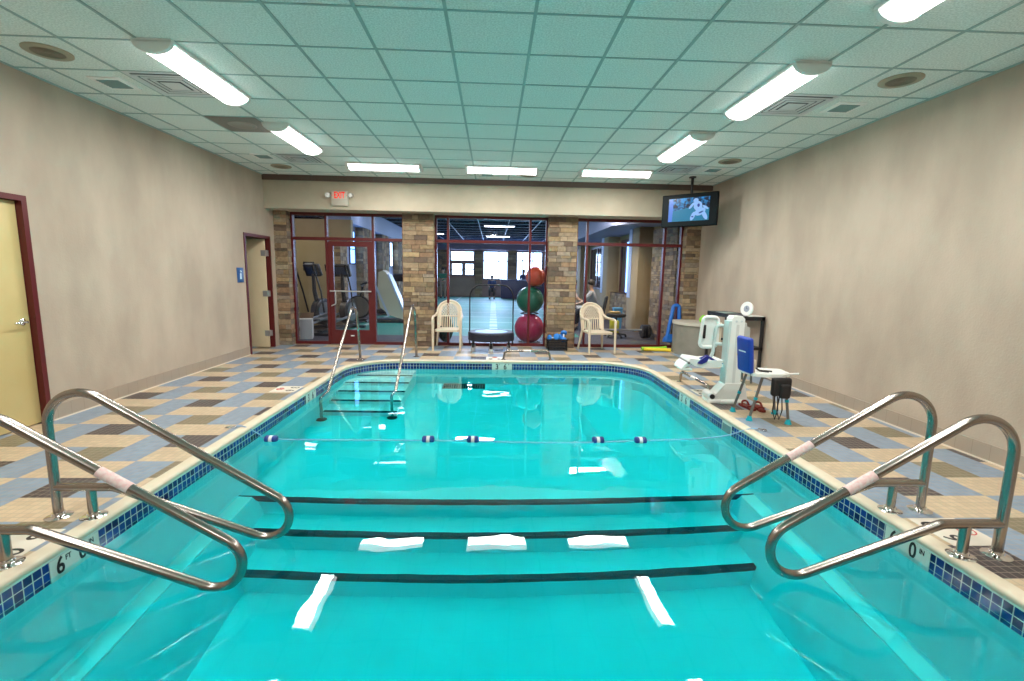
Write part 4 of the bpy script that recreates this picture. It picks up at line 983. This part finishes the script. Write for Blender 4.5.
b = MB(); b.box(-.06, .06, -.030, -.027, -.045, .045); b.build('print', mat('print_grey', (.22, .25, .25), .6), pf)
# gym troffers
GLT = mat('gym_lamp_and_fill', (.9, .9, .9), .4, emit=(.95, .95, 1.), strength=9.)
gl = [(.25, 20.4), (-3.0, 20.2), (3.6, 20.6), (-3.2, 25.), (.25, 26.), (3.6, 26), (-4.2, 15.6), (-5.9, 13.9), (-2.6, 12.6), (2.4, 13.2), (-3.3, 17.6)]
for k, (x, y) in enumerate(gl):
    t = thing('gym_light', 'strip light on the dark gym ceiling, %s' % ('seen through the middle window', 'seen at the left of the middle window', 'seen behind the red ball', 'far left in the gym', 'far middle of the gym', 'far right of the gym', 'above the white climber', 'above the ellipticals', 'near the glass door top', 'at the right bay top', 'above the left turf')[k], 'ceiling light', (x, y, GZ), 0, 'strip lights on the gym ceiling')
    b = MB(); b.rbox(-.66, .66, -.14, .14, -.06, -.012, .01); b.build('housing', mat('gym_housing', (.3, .3, .35), .4), t)
    b = MB(); b.rbox(-.62, .62, -.11, .11, -.085, -.058, .01); b.build('diffuser', GLT, t)
for x0_, x1_, z0_, z1_ in ((-.62, .93, 1.15, 2.90), (1.52, 3.15, 1.15, 2.90), (-2.70, -1.22, 2.28, 2.88)):
    ld = bpy.data.lights.new('gym_daylight', 'AREA'); ld.shape = 'RECTANGLE'; ld.size = x1_ - x0_ - .06; ld.size_y = z1_ - z0_ - .06; ld.energy = 62 * (x1_ - x0_) * (z1_ - z0_); ld.color = (.45, .65, 1.)
    lo = bpy.data.objects.new('gym_daylight', ld); COL.objects.link(lo); lo.location = ((x0_ + x1_) / 2, GYE - .03, (z0_ + z1_) / 2); lo.rotation_euler = (math.radians(90), 0, PI)
for x, y in ((-.5, 14.5), (-.5, 22.), (-5.5, 11.6), (2.6, 12.)):  # fill lamps added without fixtures, the nearer two tinted warm
    ld = bpy.data.lights.new('gym_lamp_and_fill', 'AREA'); ld.shape = 'RECTANGLE'; ld.size = 1.2; ld.size_y = .3; ld.energy = 190 if y > 13 else (45 if x < 0 else 170); ld.color = (.70, .80, 1.) if y > 13 else (1., .86, .66)
    lo = bpy.data.objects.new('gym_lamp_and_fill', ld); COL.objects.link(lo); lo.location = (x, y, GZ - .09)

# right bay: side wall with columns, windows and soffit
mb = MB(); mb.box(4.25, 4.45, 10.05, GYE, 0, GZ); struct(mb, 'wall_gym_right', GW)
stone_block('wall_gym_column_9', 3.90, 4.25, 10.06, 11.6, 2.62, 'stone wall return inside the gym at the right', ('f', 'l'))
PB = mat('column_blue_lit', (.42, .50, .74), .5)
for k, (y0, y1) in enumerate(((12.6, 13.5), (16.0, 16.9), (21., 22.))):
    b = MB(); b.rbox(3.86, 4.25, y0, y1, 0, 2.8, .01); o = struct(b, 'wall_gym_pilaster_%d' % (k + 1), [GW]); o['label'] = 'tan pilaster on the right gym wall'
    q = MB(); q.box(3.845, 3.858, y1 - .30, y1 - .01, .9, 2.8); q.build('blue_lit_edge', PB, o, label='column edge coloured as if lit blue')  # blue light on the column edge, put in as colour
b = MB(); b.prism([(10.05, 2.62), (10.05, GZ), (26, GZ), (26, 2.8), (12.5, 2.8)], 3.1, 4.25, 'x'); struct(b, 'wall_gym_bulkhead', mat('bulkhead', (.24, .26, .40), .6))['label'] = 'blue grey bulkhead on the right gym wall'
for k, (y0, y1) in enumerate(((13.9, 15.6), (17.4, 20.4))):
    b = MB()
    for y in (y0, y0 + .4, (y0 + y1) / 2 + .2, y1 - .06): b.box(4.19, 4.25, y, y + .09, .95, 2.65)
    for z in (.95, 2.58): b.box(4.19, 4.25, y0, y1, z, z + .07)
    o = struct(b, 'window_%d' % (14 + k), RED); o['label'] = 'maroon framed inner window on the right gym wall'
    q = MB(); q.box(4.215, 4.225, y0, y1, 1.0, 2.6); q.build('pane', mat('inner_glass', (.02, .025, .05), .05, spec=.8), o)
    q = MB(); q.box(4.18, 4.245, y0 + .75, y0 + .95, 1.0, 2.55); q.build('light_strip', DAYB, o)
stone_block('wall_gym_ledge', 4.0, 4.25, 13.5, 16.0, .95, 'low stone wall under the inner window', ('f', 'l'))

# ------------------------------------------------------------------ gym equipment
DG = mat('machine_dark', (.018, .02, .028), .35); SG = mat('machine_silver', (.30, .32, .36), .3, .6); BLU = mat('machine_blue', (.05, .18, .5), .4)
def elliptical(x, y, rz, label):
    t = thing('elliptical_machine', label, 'exercise machine', (x, y, 0), rz, 'elliptical machines behind the left gym glass')
    b = MB(); b.rbox(-.9, .9, -.06, .06, .04, .12, .01); b.rbox(-.95, -.85, -.32, .32, 0, .07, .01); b.rbox(.80, .90, -.32, .32, 0, .07, .01); b.build('base_frame', DG, t)
    b = MB(); b.lathe([(.30, -.10), (.34, -.07), (.34, .07), (.30, .10)], 32, 0, tr(.55, 0, .46) @ rot('X', 90)); fw = b.build('flywheel_cover', DG, t)
    for s in (-1, 1):
        b = MB(); b.lathe([(.24, 0), (.24, .012), (.10, .02), (.001, .022)], 28, 0, tr(.55, s * .10, .46) @ rot('X', -90 * s)); b.build('side_disc', SG, fw)
    b = MB(); b.tube([(.45, 0, .5), (.30, 0, 1.0), (.28, 0, 1.45)], [.07, .05, .04], 10); b.build('upright', DG, t)
    b = MB(); b.rbox(-.05, .05, -.22, .22, -.16, .16, .02, 0, tr(.27, 0, 1.52) @ rot('Y', -25)); cs = b.build('console', DG, t)
    b = MB(); b.box(-.056, -.05, -.15, .15, -.09, .11, 0, tr(.27, 0, 1.52) @ rot('Y', -25)); b.build('display', mat('display_dim', (.02, .05, .12), .3), cs)
    for s in (-1, 1):
        b = MB(); b.tube([(.62, s * .22, .42), (-.55, s * .22, .30), (-.88, s * .22, .26)], .03, 8); b.rbox(-.62, -.25, s * .22 - .09, s * .22 + .09, .33, .37, .015); b.build('pedal_arm', SG, t)
        b = MB(); b.tube([(.34, s * .24, .45), (.20, s * .27, 1.0), (.10, s * .27, 1.25), (-.02, s * .26, 1.55)], .02, 8); b.build('handle_arm', DG, t)
        b = MB(); b.tube([(-.01, s * .26, 1.5), (-.05, s * .26, 1.66)], .027, 8); b.build('hand_grip', mat('grip_rubber', (.01, .01, .01), .7), t)
elliptical(-4.62, 11.95, 1.25, 'dark elliptical machine with round cover, leftmost behind the glass')
elliptical(-3.88, 12.0, 1.40, 'dark elliptical machine seen through the door glass')
def bike(x, y, rz, label):
    t = thing('exercise_bike', label, 'exercise machine', (x, y, 0), rz)
    b = MB(); b.tube([(-.5, 0, .06), (.55, 0, .06)], .04, 10); b.tube([(-.5, -.25, .04), (-.5, .25, .04)], .035, 8); b.tube([(.55, -.25, .04), (.55, .25, .04)], .035, 8); b.tube([(-.25, 0, .06), (-.38, 0, .85)], .035, 8); b.tube([(.25, 0, .3), (.42, 0, 1.05)], .035, 8); b.build('frame', DG, t)
    b = MB(); b.lathe([(.33, -.05), (.35, 0), (.33, .05)], 32, 0, tr(.3, 0, .45) @ rot('X', 90)); fw = b.build('flywheel_cover', DG, t)
    for s in (-1, 1):
        b = MB(); b.lathe([(.30, 0), (.29, .012), (.001, .03)], 32, 0, tr(.3, s * .05, .45) @ rot('X', -90 * s)); b.build('side_disc', mat('disc_grey', (.22, .20, .20), .4), fw)
    b = MB(); b.rbox(-.56, -.26, -.10, .10, .84, .92, .035); b.build('saddle', BLACK, t)
    b = MB(); b.tube([(.42, -.22, 1.12), (.40, 0, 1.06), (.42, .22, 1.12)], .02, 8); b.tube([(.42, -.22, 1.12), (.60, -.2, 1.2)], .02, 8); b.tube([(.42, .22, 1.12), (.60, .2, 1.2)], .02, 8); b.build('handlebar', DG, t)
bike(-4.30, 14.3, .05, 'exercise bike with a round grey side disc behind the door glass')
def treadmill(x, y, rz, label):
    t = thing('treadmill', label, 'exercise machine', (x, y, 0), rz)
    b = MB(); b.rbox(-.95, .75, -.38, .38, .05, .2, .03); b.build('deck', DG, t)
    b = MB(); b.box(-.9, .5, -.26, .26, .2, .206); b.build('belt', mat('belt_black', (.01, .01, .012), .6), t)
    for s in (-1, 1):
        b = MB(); b.tube([(.65, s * .36, .1), (.45, s * .36, 1.25)], .035, 8); b.tube([(.47, s * .36, 1.15), (.0, s * .34, .95)], .025, 8); b.build('upright', SG, t)
    b = MB(); b.rbox(-.07, .07, -.40, .40, -.14, .14, .03, 0, tr(.45, 0, 1.3) @ rot('Y', -25)); b.build('console', DG, t)
treadmill(-3.45, 17.5, 1.3, 'dark treadmill behind the white climber')
cb = thing('climbing_machine', 'tall white slanted climbing machine seen right of the glass door', 'exercise machine', (-2.98, 14.4, 0), 0); cb.scale = (.85, .85, .92)
b = MB(); b.prism([(-.45, 1.62), (-.30, 1.68), (-.18, 1.60), (.48, .16), (.40, .10), (-.10, .25), (-.42, .5), (-.50, .9)], -.28, .28, 'y'); b.build('tower', mat('climber_white', (.62, .62, .52), .4), cb)
b = MB(); b.box(-.24, -.17, -.285, -.28, 0, 1.35, 0, tr(.05, 0, .13) @ rot('Y', -24) @ tr(.08, 0, .15)); b.prism([(-.16, 1.55), (-.11, 1.57), (.52, .18), (.46, .14)], -.29, .29, 'y'); b.build('side_rail', mat('rail_pale_blue', (.5, .62, .85), .3), cb)
b = MB(); b.rbox(-.6, .6, -.34, .34, 0, .12, .02); b.build('base_frame', DG, cb)
# carton
bx = thing('carton', 'open white cardboard carton behind the left gym glass', 'box', (-4.22, 10.65, 0), .25)
CB = noisy('carton_white', (.58, .56, .52), (.62, .6, .56), 3, .8)
b = MB(); b.box(-.20, .20, -.17, .17, 0, .44); b.build('carton_body', CB, bx)
b = MB(); b.prism([(-.20, .44), (.20, .44), (.22, .56), (-.22, .56)], .17, .176, 'y'); b.add([(-.2, -.17, .44), (-.2, .17, .44), (-.30, .16, .55), (-.30, -.16, .55), (-.2, -.165, .442), (-.2, .165, .442), (-.296, .155, .553), (-.296, -.155, .553)], [(0, 1, 2, 3), (7, 6, 5, 4)]); b.build('carton_flap', noisy('carton_brown', (.25, .16, .10), (.3, .2, .12), 3, .8), bx)
# stool and dumbbell in the right bay
so = thing('rolling_stool', 'black round rolling stool with things on it in the right bay', 'stool', (3.05, 11.5, 0))
b = MB(); b.lathe([(.20, .50), (.24, .52), (.24, .57), (.20, .59), (.001, .59)], 28); b.build('seat', BLACK, so)
b = MB(); b.tube([(0, 0, .08), (0, 0, .5)], .025, 10); b.build('column', BLACKM, so)
for k in range(5):
    a = 2 * PI * k / 5; b = MB(); b.tube([(0, 0, .10), (.26 * math.cos(a), .26 * math.sin(a), .06)], .02, 8); lg = b.build('leg', BLACKM, so)
    b = MB(); b.sphere((.26 * math.cos(a), .26 * math.sin(a), .028), .028, 10); b.build('caster', BLACK, lg)
tw = MB(); tw.rbox(-.13, .13, -.09, .09, 0, .05, .015); o = tw.build('folded_towel', mat('towel_ochre', (.5, .32, .10), .8)); o.location = (3.0, 11.48, .59); tag(o, 'ochre folded towel lying on the black rolling stool', 'towel')
bb = thing('barbell', 'barbell with black plates on the floor of the right bay', 'barbell', (3.3, 11.25, .16), .06)
b = MB(); b.tube([(-.60, 0, .05), (.45, 0, .05)], .028, 10); b.build('bar', mat('bar_grey', (.5, .5, .48), .3, .5), bb)
for x in (.36, .43, .50):
    b = MB(); b.lathe([(.15, -.03), (.165, -.02), (.165, .02), (.15, .03)], 24, 0, tr(x, 0, .02) @ rot('Y', 90)); b.build('weight_plate', BLACK, bb)
bn = thing('blue_bin', 'pale blue plastic bin against the right gym wall', 'bin', (3.45, 12.9, 0)); bn.scale = (.6, .6, .8)
b = MB(); b.prism([(-.16, 0), (.16, 0), (.2, .75), (-.2, .75)], -.15, .15, 'y'); b.build('bin_body', mat('bin_blue', (.08, .28, .5), .5), bn)
b = MB(); b.rbox(-.21, .21, -.17, .17, .75, .80, .02); b.build('bin_lid', mat('bin_lid', (.1, .35, .6), .5), bn)
yb = thing('yellow_step', 'bright yellow step block behind the rolling stool', 'step block', (3.22, 12.3, 0)); yb.scale = (.7, .7, .8)
b = MB(); b.rbox(-.16, .16, -.12, .12, .0, .42, .02); b.build('block', mat('step_yellow', (.65, .62, .03), .5), yb)
# green bag behind the left chair
gb_ = MB(); gb_.sphere((0, 0, .3), .17, 20, sz=1.7); o = gb_.build('gear_bag', mat('bag_green', (.004, .05, .045), .6)); o.location = (-1.02, 10.25, 0); tag(o, 'dark green bag behind the glass beside the left patio chair', 'bag')

# ------------------------------------------------------------------ people in the gym
SKIN = mat('skin', (.50, .30, .21), .5); HAIR = mat('hair_dark', (.02, .013, .010), .6)
def skinned(name, verts, edges, rad, m, parent, sub=2):
    me = bpy.data.meshes.new(name); me.from_pydata([Vector(v) for v in verts], edges, [])
    o = bpy.data.objects.new(name, me); COL.objects.link(o); o.parent = parent
    sk_ = o.modifiers.new('skin', 'SKIN'); 
    for i, r in enumerate(rad): me.skin_vertices[0].data[i].radius = (r, r) if not isinstance(r, tuple) else r
    me.skin_vertices[0].data[0].use_root = True
    ss = o.modifiers.new('sub', 'SUBSURF'); ss.levels = ss.render_levels = sub
    bpy.context.view_layer.update(); dg = bpy.context.evaluated_depsgraph_get()
    me2 = bpy.data.meshes.new_from_object(o.evaluated_get(dg)); o.modifiers.clear(); o.data = me2; me2.materials.clear(); me2.materials.append(m); me2.name = name
    for p in me2.polygons: p.use_smooth = True
    return o
def person(x, y, rz, pose, top_, bot_, hair, label, z0=0.):
    t = thing('person', label, 'person', (x, y, z0), rz, 'people training in the gym')
    J = dict(pel=(0, 0, .95), chest=(0, 0, 1.32), neck=(0, 0, 1.50), head=(0, -.02, 1.66), crown=(0, .0, 1.74))
    for s, n_ in ((-1, 'r'), (1, 'l')):
        J['sh' + n_] = (s * .19, 0, 1.43); J['el' + n_] = (s * .24, .0, 1.13); J['ha' + n_] = (s * .23, -.12, .90); J['fi' + n_] = (s * .22, -.16, .80)
        J['hip' + n_] = (s * .10, 0, .90); J['kn' + n_] = (s * .11, -.02, .50); J['an' + n_] = (s * .11, .02, .09); J['to' + n_] = (s * .12, -.16, .04)
    J.update(pose)
    names = ['pel', 'chest', 'neck', 'head', 'crown']; rad = [.125, .13, .055, .088, .065]; E_ = [(0, 1), (1, 2), (2, 3), (3, 4)]
    for n_ in 'rl':
        b0 = len(names); names += ['sh' + n_, 'el' + n_, 'ha' + n_, 'fi' + n_, 'hip' + n_, 'kn' + n_, 'an' + n_, 'to' + n_]; rad += [.058, .042, .032, .028, .09, .060, .042, .038]
        E_ += [(1, b0), (b0, b0 + 1), (b0 + 1, b0 + 2), (b0 + 2, b0 + 3), (0, b0 + 4), (b0 + 4, b0 + 5), (b0 + 5, b0 + 6), (b0 + 6, b0 + 7)]
    skinned('body', [J[k] for k in names], E_, rad, SKIN, t)
    V = lambda k: Vector(J[k])
    # shirt and trousers
    vs = [V('pel').lerp(V('chest'), .1), V('chest'), V('chest').lerp(V('neck'), .6)]; rr = [.150, .155, .085]; ee = [(0, 1), (1, 2)]
    for n_ in 'rl': b0 = len(vs); vs += [V('sh' + n_), V('sh' + n_).lerp(V('el' + n_), .85)]; rr += [.078, .062]; ee += [(1, b0), (b0, b0 + 1)]
    skinned('shirt', vs, ee, rr, top_, t)
    vs = [V('pel')]; rr = [.148]; ee = []
    for n_ in 'rl': b0 = len(vs); vs += [V('hip' + n_), V('kn' + n_), V('kn' + n_).lerp(V('an' + n_), .85)]; rr += [.108, .078, .062]; ee += [(0, b0), (b0, b0 + 1), (b0 + 1, b0 + 2)]
    skinned('trousers', vs, ee, rr, bot_, t)
    h = V('head'); c = V('crown'); b = MB(); b.sphere(tuple(h.lerp(c, .45) + Vector((0, .018, .012))), .098, 20); b.build('hair', hair, t)
    for n_ in 'rl':
        a_ = V('an' + n_); q = V('to' + n_); b = MB(); b.tube([a_ + Vector((0, .03, -.03)), a_.lerp(q, .5) + Vector((0, 0, -.01)), q], [.05, .052, .04], 10); b.build('shoe', mat('shoe_dark', (.03, .03, .04), .5), t)
    return t
SEAT = {}
for s, n_ in ((-1, 'r'), (1, 'l')):
    SEAT.update({'hip' + n_: (s * .10, -.03, .55), 'kn' + n_: (s * .13, -.45, .53), 'an' + n_: (s * .13, -.47, .09), 'to' + n_: (s * .14, -.64, .04),
                 'sh' + n_: (s * .19, -.06, 1.04), 'el' + n_: (s * .22, -.24, .80), 'ha' + n_: (s * .15, -.46, .72), 'fi' + n_: (s * .13, -.54, .70)})
SEAT.update(pel=(0, 0, .57), chest=(0, -.05, .92), neck=(0, -.08, 1.11), head=(0, -.12, 1.26), crown=(0, -.11, 1.35))
ARMS = {'elr': (-.24, -.03, 1.14), 'har': (-.05, -.20, 1.12), 'fir': (.03, -.22, 1.14), 'ell': (.24, -.03, 1.14), 'hal': (.05, -.18, 1.16), 'fil': (-.03, -.22, 1.16)}
GREEN = mat('shirt_green', (.01, .22, .13), .8); KHA = mat('trousers_khaki', (.30, .24, .18), .8); GREYS = mat('shirt_grey', (.30, .31, .33), .8); DARK = mat('cloth_dark', (.015, .018, .03), .8); PINK = mat('shirt_pale', (.60, .45, .45), .8)
person(-2.98, 28.6, 0, ARMS, GREEN, KHA, HAIR, 'person in a green shirt standing with folded arms far back')
person(-.05, 28.6, 0, SEAT, mat('shirt_blue', (.02, .06, .2), .8), DARK, HAIR, 'person seated in dark blue before the middle end window')
person(1.95, 30.05, 0, {}, mat('shirt_navy', (.02, .05, .15), .8), DARK, HAIR, 'person in navy standing behind the far counter')
person(2.75, 12.75, -1.9, SEAT, GREYS, DARK, HAIR, 'person in a grey shirt seated in the black chair, seen from behind')
person(2.28, 13.9, 1.4, SEAT, PINK, mat('trousers_pale', (.5, .52, .6), .8), HAIR, 'person in a pale shirt seated beyond the one in grey')
def gym_chair(x, y, rz, label):
    t = thing('padded_chair', label, 'chair', (x, y, 0), rz, 'black padded chairs in the right bay')
    b = MB(); b.rbox(-.24, .24, -.25, .22, .41, .48, .025); b.build('seat', DARK, t)
    b = MB(); b.rbox(-.24, .24, -.03, .03, 0, .50, .03, 0, tr(0, .25, .46) @ rot('X', -10)); b.build('backrest', mat('chair_fabric', (.03, .032, .04), .8), t)
    for s in (-1, 1):
        for yy in (-.2, .22):
            b = MB(); b.tube([(s * .2, yy, .42), (s * .22, yy * 1.05, .0)], .014, 8); b.build('leg', BLACKM, t)
        b = MB(); b.tube([(s * .25, .2, .45), (s * .26, .18, .66), (s * .26, -.18, .66), (s * .25, -.2, .45)], .016, 8); b.build('armrest', BLACKM, t)
gym_chair(2.75, 12.75, -1.9, 'black padded chair under the person in the grey shirt')
gym_chair(2.28, 13.9, 1.4, 'black padded chair under the person in the pale shirt')
#PART2END
sc.view_settings.view_transform = 'Standard'; sc.view_settings.look = 'None'; sc.view_settings.gamma = 1.0; sc.view_settings.use_curve_mapping = False
sc.view_settings.exposure = 0.0
w = bpy.data.worlds.new('world'); sc.world = w; w.use_nodes = True
w.node_tree.nodes['Background'].inputs[0].default_value = (.25, .35, .6, 1); w.node_tree.nodes['Background'].inputs[1].default_value = .6
cy = sc.cycles
cy.use_denoising = True; cy.max_bounces = 24; cy.diffuse_bounces = 8; cy.glossy_bounces = 10; cy.transmission_bounces = 20; cy.transparent_max_bounces = 16; cy.volume_bounces = 0
cy.caustics_reflective = True; cy.caustics_refractive = True; cy.blur_glossy = .3; cy.sample_clamp_indirect = 40.
